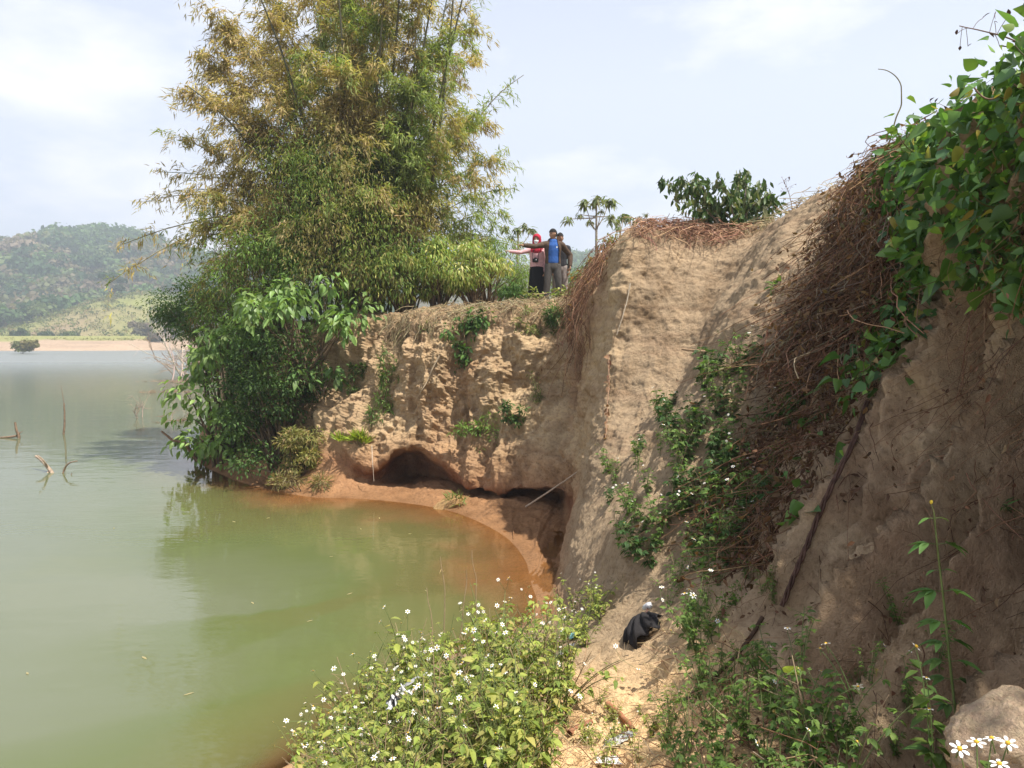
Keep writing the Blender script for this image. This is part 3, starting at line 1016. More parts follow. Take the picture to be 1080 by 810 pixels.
shrub('bush', 'yellow and orange leaved bush at the right hand of the man', 'bush', plateau(630, 16.9), .95, .85, 1100, [(.20, .22, .06), (.28, .24, .08), (.34, .17, .06), (.13, .18, .05)], OVATE, .10, 14, droop=.6, lift=.02)
shrub('bush', 'leafy bush on the shoulder where the plateau meets the tall earth face', 'bush', plateau(640, 16.2), 1.1, .95, 1000, [(.17, .2, .055), (.12, .17, .045), (.26, .2, .08)], OVATE, .09, 12, droop=.5, lift=.02)
shrub('bush', 'low leafy weed before the feet of the three people', 'weed', plateau(579, 16.9), 1.0, .3, 260, [(.26, .28, .09), (.18, .23, .06)], OVATE, .10, 9, droop=.4, lift=.02, depth=.4)
for px, h in ((605, 1.5), (660, 1.3), (690, 1.2), (560, 1.7)):
    shrub('bush', {605: 'far green bush behind the right arm of the man', 660: 'far green bush left of the glossy leaved coffee shrub', 690: 'far low bush beyond the straw covered rim', 560: 'far pale bush seen behind the woman'}[px],
          'bush', plateau(px, 24 + (px % 7)), 2.2, h, 2600, [(.14, .19, .06), (.10, .15, .05)], LANCE, .10, 16, lift=.02)

# coffee like shrub on the rim: tiers of drooping glossy leaves
def tiered_shrub():
    base = Vector(W(775, 243, 12.6))
    base.z = (ground_z(base.x, base.y) or 5.2) - .03
    root = thing('shrub', 'glossy dark shrub with tiers of drooping leaves on the cliff rim against the sky', 'shrub', base)
    mb, lb = MB(), MB()
    arms = [((700, 190), 9), ((715, 187), 9), ((732, 185), 10), ((757, 188), 10), ((780, 182), 9), ((786, 186), 8), ((803, 195), 8), ((815, 203), 8), ((822, 212), 7), ((716, 213), 7), ((735, 222), 8), ((795, 215), 9), ((770, 205), 9), ((750, 212), 9), ((728, 232), 6), ((815, 228), 7), ((780, 228), 8)]
    for (px, py), k in arms:
        e = np.array(W(px, py, 12.6 + RNG.normal(0, .3)))
        b = np.array(base) + RNG.normal(0, .08, 3) * [1, 1, 0]
        P = bezier(b - [0, 0, .05], [lerp(b[0], e[0], .4), b[1], lerp(b[2], e[2], .75)], e, 10)
        tubes(mb, P, np.linspace(.02, .005, 10), 5, (.20, .16, .11))
        n = k * 8
        t = RNG.uniform(.45, 1.05, n)
        i = np.clip((t * 9).astype(int), 0, 8)
        pos = P[i] + (P[np.minimum(i + 1, 9)] - P[i]) * (t * 9 - i)[:, None] + RNG.normal(0, .055, (n, 3))
        dr = RNG.normal(0, .45, (n, 3))
        dr[:, 2] -= .95
        scatter(lb, leaf_tmpl(.42, 3, .3, .2), pos, frames(dr, RNG.normal(0, 1, (n, 3))), RNG.uniform(.10, .18, n), jitter_cols([(.045, .085, .025), (.06, .11, .03), (.09, .14, .045), (.2, .22, .11)], n))
    for o in (mb.build('stems', M_BARK, root), lb.build('foliage', M_GLOSSY_LEAF, root)):
        o.matrix_parent_inverse = Matrix.Translation(-base)


tiered_shrub()

# sparse umbrella-leaved saplings behind
def sapling(label, px, py_base, d, tips, trunk_top):
    base = Vector(W(px, py_base, d))
    root = thing('sapling', label, 'sapling', base, 'thin saplings on the plateau')
    mb, lb = MB(), MB()
    top = np.array(W(*trunk_top, d))
    b = np.array(base)
    tubes(mb, bezier(b - [0, 0, .4], lerp(b, top, .5), top, 8), np.linspace(.055, .025, 8), 6, (.25, .22, .18))
    for px2, py2, r in tips:
        e = np.array(W(px2, py2, d + RNG.normal(0, .4)))
        s = lerp(b, top, RNG.uniform(.55, 1.0))
        tubes(mb, bezier(s, [lerp(s[0], e[0], .6), s[1], lerp(s[2], e[2], .3)], e, 6), np.linspace(.022, .008, 6), 5, (.27, .23, .18))
        n = int(46 * r)
        a = RNG.uniform(0, 2 * np.pi, n)
        dr = np.stack([np.cos(a), np.sin(a), RNG.uniform(-.9, .15, n)], 1)
        scatter(lb, LANCE, e + RNG.normal(0, .07 * r, (n, 3)), frames(dr), RNG.uniform(.2, .42, n) * r, jitter_cols([(.14, .17, .075), (.19, .2, .10), (.11, .14, .06)], n))
    for o in (mb.build('trunk', M_BARK, root), lb.build('crown', M_LEAF, root)):
        o.matrix_parent_inverse = Matrix.Translation(-base)


sapling('tall thin sapling with umbrella leaf tufts right of the three people', 629, 285, 24, [(617, 213, .9), (629, 210, 1), (642, 212, 1), (598, 231, .7), (622, 234, .6), (612, 226, .5), (644, 228, .6), (634, 222, .5)], (629, 214))
sapling('shorter sapling with round green leaf tufts right of the tall thin sapling', 655, 275, 27, [(646, 232, .9), (657, 228, .9), (652, 240, .6)], (654, 236))
sapling('slim sapling with few leaves left of the straw covered rim', 668, 270, 26, [(663, 230, .8), (672, 232, .7), (681, 226, .45), (684, 238, .4)], (668, 236))
sapling('pale sapling behind the pointing hand of the woman', 545, 290, 27, [(533, 240, .7), (545, 242, .8), (553, 238, .7), (560, 243, .8), (540, 250, .6)], (547, 245))


# ------------------------------------------------------------------ plants growing on the cliff face
def face_plant(name, label, cat, px, py, w, h, n, pal, tmpl, size, hang=.5, clumps=8, mat=None, stiff=0.0, group=None):
    p, nrm = hit(px, py)
    p, nrm = np.array(p), np.array(nrm)
    root = thing(name, label, cat, p, group)
    mb, lb = MB(), MB()
    C = RNG.normal(0, 1, (clumps, 3)) * [w * .3, .05, h * .3] + nrm * RNG.uniform(.08, .3, (clumps, 1)) * min(w, .8)
    for c_ in C:
        q, nq = BVH.find_nearest(Vector(p + c_))[:2]
        b = np.array(q) - p
        P = bezier(-nrm * .03, lerp(b, c_, .5) + nrm * .05, c_, 6)
        tubes(mb, P, np.linspace(.008, .003, 6), 4, (.16, .14, .06))
    wch = RNG.integers(0, clumps, n)
    off = rand_dirs(n) * (RNG.uniform(0, 1, n) ** .5)[:, None] * [w * .2, w * .14, h * .2]
    pos = C[wch] + off
    dr = off / (np.abs(off).max() + 1e-6) * 1.2 + nrm * .5 + RNG.normal(0, .4, (n, 3))
    dr[:, 2] += -hang + stiff
    scatter(lb, tmpl, pos, frames(dr, np.array([0, 0, 1.]) + RNG.normal(0, .3, (n, 3))), size * RNG.uniform(.6, 1.25, n), jitter_cols(pal, n))
    mb.build('stems', M_STEM, root)
    lb.build('foliage', mat or M_LEAF, root)
    return root


face_plant('fern', 'leafy green plant hanging just below the rim, centre of the far cliff', 'plant', 492, 350, .95, 1.0, 420, [(.09, .17, .045), (.12, .2, .05), (.06, .12, .035)], OVATE, .13, .5, 14)
face_plant('bush', 'round fine-leaved green tuft below the feet of the people', 'plant', 583, 343, .75, .9, 1700, [(.085, .15, .045), (.11, .18, .05)], LANCE, .08, .0, 12)
face_plant('fern', 'pale weed left of the round green tuft on the far cliff', 'plant', 553, 350, .5, .4, 160, [(.2, .22, .08), (.16, .18, .06)], LANCE, .11, .3, 6)
face_plant('weed', 'green trailing weed on the talus left of the big hollow', 'plant', 412, 405, .5, 1.1, 420, [(.10, .17, .045), (.14, .2, .05)], LANCE, .11, .3, 12)
face_plant('weed', 'dark weed clump left of the trailing weed on the talus', 'plant', 383, 402, .5, .6, 300, [(.06, .11, .03), (.09, .14, .04)], OVATE, .09, .2, 8)
face_plant('weed', 'low green weed beneath the dark clump, beside the talus', 'plant', 400, 440, .45, .5, 240, [(.11, .18, .045)], LANCE, .1, .2, 8)
face_plant('grass_tuft', 'bright yellow-green grass tuft on the talus left of the hollow', 'grass', 379, 470, .42, .16, 160, [(.30, .36, .06), (.24, .32, .05)], BLADE, .26, -.9, 5)
face_plant('weed', 'bright weed cluster above the drip point between the two hollows', 'plant', 508, 458, .75, .45, 420, [(.13, .22, .05), (.17, .26, .06)], LANCE, .11, .2, 12)
face_plant('weed', 'darker weed right of the bright cluster above the hollows', 'plant', 540, 436, .55, .35, 340, [(.07, .13, .04), (.09, .15, .045)], OVATE, .075, .2, 9)
face_plant('weed', 'faint dry weed in the gully under the round green tuft', 'plant', 565, 415, .5, .7, 260, [(.16, .17, .06), (.12, .13, .05)], LANCE, .08, .3, 9)
face_plant('weed', 'small weed at the top of the far cliff near the straw rim', 'plant', 455, 352, .4, .35, 120, [(.17, .2, .07)], LANCE, .1, .3, 6)
face_plant('weed', 'tiny weed sprouting on the tall earth face near the ridge', 'plant', 820, 300, .2, .2, 30, [(.13, .22, .05)], OVATE, .08, .3, 3)
face_plant('weed', 'little green sprig on the shaded slope at the right border', 'plant', 1060, 542, .09, .06, 26, [(.07, .14, .035)], BLADE, .06, -.3, 3)
face_plant('weed', 'yellow-green tuft low on the talus beside the water bush', 'plant', 330, 487, .4, .3, 260, [(.28, .3, .08), (.22, .26, .06)], BLADE, .18, -.5, 7)


# fallen clod with grass on the beach
def clod(name, label, px, py, dims, col, grass=True, rot=0.0, p=None):
    if p is None:
        p, _ = hit(px, py)
    root = thing(name, label, 'clod', p)
    bm = bmesh.new()
    bmesh.ops.create_icosphere(bm, subdivisions=5, radius=1)
    v = np.array([x.co for x in bm.verts])
    f = np.array([[x.index for x in q.verts] for q in bm.faces])
    bm.free()
    v = np.sign(v) * np.abs(v) ** .75
    v = v * (1 + .22 * fbm(v * 1.3 + px, 4, 5)[:, None] + .09 * fbm(v * 5, 4, 6)[:, None])
    v = v * np.array(dims) / 2
    cs, sn = math.cos(rot), math.sin(rot)
    v = np.stack([v[:, 0] * cs - v[:, 2] * sn, v[:, 1], v[:, 0] * sn + v[:, 2] * cs], 1)
    mb = MB()
    mb.add(v, [f], jitter_cols(col, len(v), .08, .03))
    mb.build('soil', M_SOIL, root)
    if grass:
        lb = MB()
        n = 150
        top = v[v[:, 2] > dims[2] * .15]
        pos = top[RNG.integers(0, len(top), n)]
        pos = pos[pos[:, 0] > -dims[0] * .1]
        n = len(pos)
        dr = RNG.normal(0, .6, (n, 3))
        dr[:, 2] += .5
        scatter(lb, BLADE, pos, frames(dr, None, RNG.uniform(-1, 1, n)), RNG.uniform(.08, .2, n), jitter_cols([(.13, .18, .05), (.3, .26, .11)], n))
        lb.build('grass', M_LEAF, root)
    return root


clod('earth_clod', 'fallen clod topped with grass on the orange beach', 472, 533, (.62, .4, .26), (.38, .24, .11), True, .45)
clod('earth_clod', 'large pale soil block at the bottom right beside the white daisies', 1066, 790, (.30, .26, .24), (.44, .33, .225), False, .5)
# ------------------------------------------------------------------ dry dead vines
def walk_down(starts, n, step, off, swing, cols, mb, rad, sink=0.0, sides=3, spread=None):
    """hair-like stems that start on the bank and sag down its face"""
    M = len(starts)
    P = np.zeros((M, n, 3))
    p = np.array(starts, float)
    vel = np.zeros((M, 3))
    side = RNG.normal(0, 1, (M, 3)) * [1, 1, .2]
    P[:, 0] = p
    for k in range(1, n):
        nx = np.zeros((M, 3))
        for i in range(M):
            q, nq = BVH.find_nearest(Vector(p[i]))[:2]
            nn = np.array(nq)
            if nn @ np.array([-.7, -.5, .5]) < 0:
                nn = -nn
            g = np.array([0, 0, -1.0])
            g = g - nn * (g @ nn) * .85
            tgt = np.array(q) + nn * off[i]
            nx[i] = g + side[i] * swing + (tgt - p[i]) * 1.2
        side = side * .85 + RNG.normal(0, .6, (M, 3)) * [1, 1, .35]
        vel = vel * .45 + nx * .55
        st = step if np.ndim(step) == 0 else step[:, None]
        p = p + vel * st + RNG.normal(0, .008, (M, 3))
        P[:, k] = p
    ok = np.array([all(BVH.find_nearest(Vector(P[i, j]))[3] < .40 for j in (n // 2, n - 1)) for i in range(M)])
    P, cols, M = P[ok], cols[ok], int(ok.sum())
    rad = rad[ok] if np.ndim(rad) == 2 else rad
    tubes(mb, P, rad, sides, cols)
    # forked side twigs
    k = M // 3
    a_ = P[RNG.integers(0, M, k), RNG.integers(1, n - 1, k)]
    d_ = rand_dirs(k)
    l_ = RNG.uniform(.04, .16, (k, 1))
    m_ = a_ + d_ * l_ * .55 + RNG.normal(0, .012, (k, 3))
    e_ = a_ + d_ * l_ - np.array([0, 0, .02])
    tubes(mb, np.stack([a_, m_, e_], 1), np.repeat(np.full((k, 1), float(np.mean(rad)) * .6), 3, 1), 3, cols[RNG.integers(0, M, k)])
    return P


def dry_vine(label, us, vs, M, n, step, offr, swing, rad, pal, leaves=0, lpal=None, lsize=.06, stuff=None):
    st, of = [], []
    for _ in range(M):
        u, v = RNG.uniform(*us), RNG.uniform(*vs)
        p, nn = surf(u, v)
        o = RNG.uniform(*offr) ** 1.0
        st.append(p + nn * o)
        of.append(o)
    root = thing('dry_vine', label, 'dead vine', st[0]) if not stuff else None
    mb = MB()
    r = np.repeat(RNG.uniform(*rad, M)[:, None], n, 1) * np.linspace(1, .6, n)[None]
    P = walk_down(st, n, np.full(M, step) * RNG.uniform(.6, 1.3, M), of, swing, jitter_cols(pal, M, .3), mb, r)
    if not stuff:
        o = mb.build('stems', M_DRY, root)
        o.matrix_parent_inverse = Matrix.Translation(-Vector(root.location))
    if leaves:
        lb = MB() if not stuff else mb
        fl = P.reshape(-1, 3)
        pos = fl[RNG.integers(0, len(fl), leaves)] + RNG.normal(0, .03, (leaves, 3))
        dr = RNG.normal(0, .6, (leaves, 3))
        dr[:, 2] -= .6
        scatter(lb, OVATE, pos, frames(dr, RNG.normal(0, 1, (leaves, 3))), RNG.uniform(.4, 1.2, leaves) * lsize, jitter_cols(lpal if lpal is not None else pal, leaves))
        if stuff:
            return tag(mb.build(stuff, M_DRY), label, 'litter', kind='stuff')
        o = lb.build('dead_leaves', M_LEAF, root)
        o.matrix_parent_inverse = Matrix.Translation(-Vector(root.location))
    return root


RED = np.array([(.21, .105, .06), (.27, .15, .085), (.33, .20, .115), (.15, .075, .045)])
# the big curtain over the near ridge: two layers
dry_vine('thick curtain of dead brown vines over the ridge below the green vine', (15.72, 16.6), (7.9, 10.5), 2300, 9, .07, (.02, .26), .9, (.0014, .0068), np.concatenate([RED * 1.1, RED * .6, [(.22, .17, .12), (.30, .24, .17)]]), 8500, np.concatenate([RED * .8, RED * .5, [(.2, .15, .1)]]), .055)
dry_vine('looping snarl of dead stems caught on the face of the ridge', (15.75, 16.7), (7.6, 10.4), 1300, 8, .045, (.02, .28), 1.5, (.0012, .006), np.concatenate([RED, RED * .6, [(.24, .2, .15)]]), 2200, RED * .6, .05)
dry_vine('dark tangle of dead stems along the lower ridge above the black cloth', (15.95, 17.0), (6.2, 8.4), 900, 7, .065, (.02, .2), 1.0, (.002, .006), RED * .6, 3500, RED * .5, .06)
dry_vine('matted straw and roots lining the rim under the three people', (6.6, 10.4), (9.3, 10.4), 1100, 7, .075, (.0, .14), .7, (.005, .010), STRAW * .75)
dry_vine('straw roots dangling from the left part of the far cliff rim', (4.6, 6.6), (9.0, 10.2), 420, 9, .085, (.0, .12), .35, (.005, .009), STRAW * .7)
dry_vine('dead brown creeper hanging down the gully right of the people', (10.6, 11.6), (8.2, 10.6), 620, 10, .10, (.02, .22), .5, (.004, .009), RED, 700, RED, .07)
dry_vine('reddish dry grass mat capping the tall earth face', (12.05, 13.6), (9.35, 11.0), 1300, 7, .06, (.0, .2), .8, (.004, .008), RED * 1.35 + .03)
dry_vine('thin straw mat on the rim right of the glossy shrub', (13.4, 15.2), (9.7, 11.3), 600, 6, .06, (.0, .12), .9, (.0035, .007), STRAW * .8, 300, STRAW * .7, .05, 'straw_mat')
dry_vine('wispy dead roots hanging below the green vine on the shaded slope', (17.4, 19.6), (7.7, 9.6), 700, 10, .06, (.0, .14), .8, (.0012, .003), RED * .8, 700, RED * .7, .04, 'dead_roots')
dry_vine('scraps of dead leaves and stems strewn over the shaded slope', (17.0, 19.3), (5.0, 8.2), 330, 7, .045, (.0, .04), 1.0, (.001, .0028), RED * .75, 1100, RED * .6, .035, 'dead_leaf_litter')


def single_vine(name, label, cat, pts, r0, r1, col, leaves=0, lpal=None, lsize=.1, tm=HEART, mat=None):
    P = np.array([tuple(q if isinstance(q, Vector) else W(*q)) for q in pts])
    k = len(P)
    P = pchip(np.arange(k), P, np.linspace(0, k - 1.001, 8 * k))
    P += fbm(P * 6, 2, 8)[:, None] * .012
    root = thing(name, label, cat, P[0])
    mb = MB()
    tubes(mb, P, np.linspace(r0, r1, len(P)), 7, col)
    o = mb.build('stem', M_DRY, root)
    o.matrix_parent_inverse = Matrix.Translation(-Vector(P[0]))
    if leaves:
        lb = MB()
        pos = P[RNG.integers(0, len(P), leaves)]
        dr = RNG.normal(0, .6, (leaves, 3)) + [-.3, -.5, -.4]
        scatter(lb, tm, pos, frames(dr, np.array([-.3, -.5, .8]) + RNG.normal(0, .4, (leaves, 3))), RNG.uniform(.6, 1.2, leaves) * lsize, jitter_cols(lpal, leaves))
        o = lb.build('foliage', mat or M_LEAF, root)
        o.matrix_parent_inverse = Matrix.Translation(-Vector(P[0]))
    return root


def on_bank(px, py, lift):
    p, n = hit(px, py)
    return p + n * lift


# twisted dark dead vine running down the slope
def twisted():
    pts = [on_bank(x, y, .03) for x, y in ((915, 425), (895, 475), (872, 525), (852, 570), (838, 605), (825, 640))]
    a = np.array([tuple(p) for p in pts])
    root = thing('dead_vine', 'thick twisted dark vine lying down the shaded slope', 'dead vine', pts[0])
    base = pchip(np.arange(6), a, np.linspace(0, 4.999, 60))
    mb = MB()
    ph = np.linspace(0, 26, 60)
    for k in range(3):
        off = np.stack([np.cos(ph + k * 2.1), np.sin(ph + k * 2.1) * .6, np.sin(ph + k * 2.1) * .5], 1) * .010
        tubes(mb, base + off, np.linspace(.0095, .007, 60), 6, (.10, .055, .04))
    o = mb.build('stem', M_BARK, root)
    o.matrix_parent_inverse = Matrix.Translation(-pts[0])


twisted()
single_vine('root', 'dark bare root slanting across the foot of the shaded slope', 'root', [on_bank(x, y, .035) for x, y in ((806, 655), (790, 680), (765, 708), (742, 730), (722, 748))], .013, .009, (.075, .045, .03))
single_vine('root', 'long pale root trailing down the middle of the far cliff', 'root', [on_bank(x, y, .04) for x, y in ((465, 375), (458, 388), (452, 400), (446, 411), (440, 422))], .02, .008, (.42, .33, .22))
single_vine('root', 'thin pale root hanging at the right end of the gully', 'root', [on_bank(x, y, .06) for x, y in ((664, 300), (660, 320), (655, 338), (650, 352))], .010, .006, (.5, .42, .32))
single_vine('root', 'thin red root trailing down the edge of the tall earth face', 'root', [on_bank(x, y, .05) for x, y in ((644, 375), (644, 400), (643, 430), (641, 465))], .012, .006, (.3, .19, .12), 26, RED, .07)
single_vine('root', 'hair-thin root hanging in front of the big hollow', 'root', [W(392, 470, 15.5), W(393, 490, 15.3), W(394, 508, 15.3)], .008, .005, (.5, .42, .33))
single_vine('stick', 'grey bare stick leaning from the beach against the tall earth face', 'stick', [W(555, 534, 13.3), W(575, 521, 12.9), W(597, 506, 12.5), W(612, 496, 12.1)], .018, .012, (.40, .31, .23))
single_vine('stick', 'short stick poking out of the tall earth face beside the dead vines', 'stick', [on_bank(747, 371, -.02), on_bank(738, 371, .12) + Vector((-.1, 0, 0))], .02, .012, (.34, .22, .13))
single_vine('stick', 'red-brown broken stick on the mound below the black cloth', 'stick', [on_bank(643, 742, .012), on_bank(655, 758, .012), on_bank(669, 774, .012)], .018, .014, (.33, .15, .08))
single_vine('stick', 'short red-brown stick half hidden in the weeds left of the broken stick', 'stick', [on_bank(602, 776, .02), on_bank(612, 769, .02), on_bank(624, 763, .02)], .018, .012, (.3, .14, .08))

# ------------------------------------------------------------------ the green heart-leaved vine
VG = [(.075, .16, .04), (.095, .19, .045), (.06, .13, .04), (.12, .22, .05)]


def green_vine():
    root = thing('climbing_vine', 'lush green heart-leaved vine spilling over the upper right rim', 'vine', surf(18.3, 10)[0])
    lb, mb = MB(), MB()
    pos, nrm = [], []

    def region(n, us, vs, off, ed=1.0):
        for _ in range(n):
            u, v = RNG.uniform(*us), RNG.uniform(*vs)
            p, nn = surf(u, v)
            o = off[0] + (off[1] - off[0]) * RNG.random() ** ed
            pos.append(p + nn * o + RNG.normal(0, .03, 3) + np.array([0, 0, .04]))
            nrm.append(nn)
    region(2100, (17.0, 18.0), (9.05, 10.6), (.03, .32))
    region(2900, (17.8, 18.8), (9.1, 10.5), (.03, .42))
    region(2300, (18.6, 19.8), (9.1, 10.5), (.03, .48))
    region(120, (16.4, 17.1), (9.7, 11.4), (.03, .25))
    region(900, (16.3, 17.2), (9.4, 10.8), (.05, .24))
    # the tongue that hangs down beside the dead vines
    region(560, (16.55, 17.15), (7.6, 9.4), (.05, .28))
    region(90, (16.4, 17.1), (6.5, 7.7), (.03, .16))
    region(14, (17.0, 17.6), (5.8, 8.2), (.02, .05))
    pos, nrm = np.array(pos), np.array(nrm)
    from mathutils.kdtree import KDTree
    kd = KDTree(len(pos))
    for i_, p_ in enumerate(pos):
        kd.insert(p_, i_)
    kd.balance()
    keep_ = np.array([kd.find_n(p_, 4)[-1][2] < .15 for p_ in pos])
    pos, nrm = pos[keep_], nrm[keep_]
    n = len(pos)
    dr = nrm * .35 + np.array([-.25, -.15, -.65]) + RNG.normal(0, .55, (n, 3))
    up = nrm * .8 + np.array([-.1, -.1, .75]) + RNG.normal(0, .5, (n, 3))
    big = np.clip(RNG.lognormal(math.log(.076), .34, n), .03, .15)
    big *= np.where(np.linalg.norm(pos - np.array([0, 0, CAMZ]), axis=1) < 4.6, .72, 1.0)
    young = RNG.random(n) < .16
    big[young] *= .6
    cl = jitter_cols(VG, n, .3)
    cl[young] = jitter_cols([(.19, .30, .05), (.24, .36, .07)], young.sum())
    old_ = RNG.random(n) < .05
    cl[old_] = jitter_cols([(.34, .30, .08), (.28, .18, .07)], old_.sum())
    kind_ = RNG.integers(0, 3, n)
    for q_, tm_ in enumerate((HEART, HEART_B, HEART_C)):
        s_ = kind_ == q_
        scatter(lb, tm_, pos[s_], frames(dr[s_], up[s_]), big[s_], cl[s_])
    # stalks and runners
    sel_ = list(RNG.choice(n, 420, replace=False))
    done_ = [sel_.pop()]
    while sel_:
        # grow the runners as one branching net
        A_, B_ = pos[sel_], pos[done_]
        dd = np.linalg.norm(A_[:, None] - B_[None], axis=2)
        ai, bi = np.unravel_index(np.argmin(dd), dd.shape)
        j, i = sel_.pop(int(ai)), done_[int(bi)]
        done_.append(j)
        m = (pos[i] + pos[j]) / 2 + np.array([0, 0, -.06])
        tubes(mb, bezier(pos[i], m, pos[j], 7), .004, 4, jitter_cols([(.13, .13, .05), (.2, .12, .07)], 1)[0])
    for o in (mb.build('stems', M_STEM, root), lb.build('foliage', M_GLOSSY_LEAF, root)):
        o.matrix_parent_inverse = Matrix.Translation(-Vector(root.location))


green_vine()
# curling tendril against the sky
single_vine('tendril', 'single vine tendril curling up against the sky above the green vine', 'vine', [W(933, 165, 6.2), W(938, 150, 6.2), W(945, 125, 6.2), (951, 108, 6.2), (951, 92, 6.2), (944, 80, 6.2), (934, 74, 6.2), (926, 73, 6.2)], .007, .003, (.2, .17, .08), 0)
_t = MB()
for (x, y), dr in (((957, 103), (.9, 0, -.4)), ((941, 122), (-.9, -.2, -.1)), ((955, 128), (.5, -.3, -.5))):
    scatter(_t, HEART, np.array([tuple(W(x, y, 6.2))]), frames(np.array([dr], float)), np.array([.085]), np.array([[.14, .22, .05]]))
_o = _t.build('foliage', M_LEAF, bpy.data.objects['tendril'])
_o.matrix_parent_inverse = Matrix.Translation(-Vector(bpy.data.objects['tendril'].location))
# dry seed stalks leaning in over the vine, top right
def seed_stalk(label, pts, d):
    P = [W(x, y, d) for x, y in pts]
    r = single_vine('dry_stalk', label, 'dry stalk', P, .006, .0025, (.22, .14, .10))
    mb = MB()
    A = np.array([tuple(p) for p in P])
    for _ in range(22):
        t = RNG.uniform(0, len(A) - 1.01)
        i = int(t)
        s = A[i] + (A[i + 1] - A[i]) * (t - i)
        e = s + rand_dirs(1)[0] * RNG.uniform(.05, .16)
        tubes(mb, bezier(s, (s + e) / 2 + [0, 0, .02], e, 4), .0018, 3, (.2, .13, .1))
        scatter(mb, OVATE, e[None], frames(rand_dirs(1)), np.array([RNG.uniform(.02, .05)]), np.array([[.13, .07, .06]]))
    o = mb.build('seed_heads', M_DRY, r)
    o.matrix_parent_inverse = Matrix.Translation(-Vector(r.location))


seed_stalk('dry seed stalk reaching in from the right border above the green vine', [(1130, 75), (1085, 50), (1050, 36), (1012, 27)], 4.2)
seed_stalk('dry dark seed stalk standing between the tendril and the right border', [(975, 150), (985, 128), (1005, 112), (1035, 96)], 5.4)
seed_stalk('bare dry twig rising beside the glossy shrub on the rim', [(838, 232), (832, 205), (826, 190)], 10.5)
shrub('shrub', 'scraggly green shrub between the dead vines and the green vine on the skyline', 'shrub', Vector(surf(16.35, 11.2)[0]), 1.1, .65, 520, [(.11, .17, .05), (.17, .22, .07), (.2, .16, .08)], OVATE, .08, 13, lift=.05)
shrub('shrub', 'low weedy shrub on the rim right of the glossy shrub', 'shrub', Vector(surf(15.2, 11.1)[0]), 1.2, .5, 420, [(.2, .2, .08), (.13, .17, .05)], OVATE, .07, 11, lift=.05)

# ------------------------------------------------------------------ white flowered weeds
def flower_mesh(name, scale=1.0):
    mb = MB()
    k = 6
    a = np.arange(k) / k * 2 * np.pi
    dr = np.stack([np.cos(a), np.sin(a), np.full(k, .12)], 1)
    tm = leaf_tmpl(.62, 3, .18, .06, [(0, .12), (.4, .4), (.8, .46), (1, .2)])
    scatter(mb, tm, dr * .004, frames(dr), np.full(k, .0135) * scale, np.repeat([[.80, .80, .77]], k, 0))
    bm = bmesh.new()
    bmesh.ops.create_icosphere(bm, subdivisions=1, radius=.0055 * scale)
    v = np.array([q.co for q in bm.verts]) * [1, 1, .7] + [0, 0, .002]
    f = np.array([[q.index for q in w.verts] for w in bm.faces])
    bm.free()
    mb.add(v, [f], (.62, .38, .04))
    tubes(mb, np.array([[0, 0, 0], [0, 0, -.008], [0, 0, -.03]]), .0014, 4, (.12, .16, .05))
    return mb.mesh(name, M_PETAL)


FLOWER = flower_mesh('flower')
def bud_mesh():
    mb = MB()
    d = rand_dirs(16, -.2, 1)
    scatter(mb, BLADE, d * .002, frames(d), np.full(16, .011), jitter_cols([(.30, .20, .07), (.16, .12, .05), (.42, .32, .07)], 16))
    tubes(mb, np.array([[0, 0, .004], [0, 0, -.004], [0, 0, -.03]]), np.array([.003, .0035, .0012]), 6, (.16, .16, .05))
    return mb.mesh('seed_head', M_PETAL)


BUD = bud_mesh()


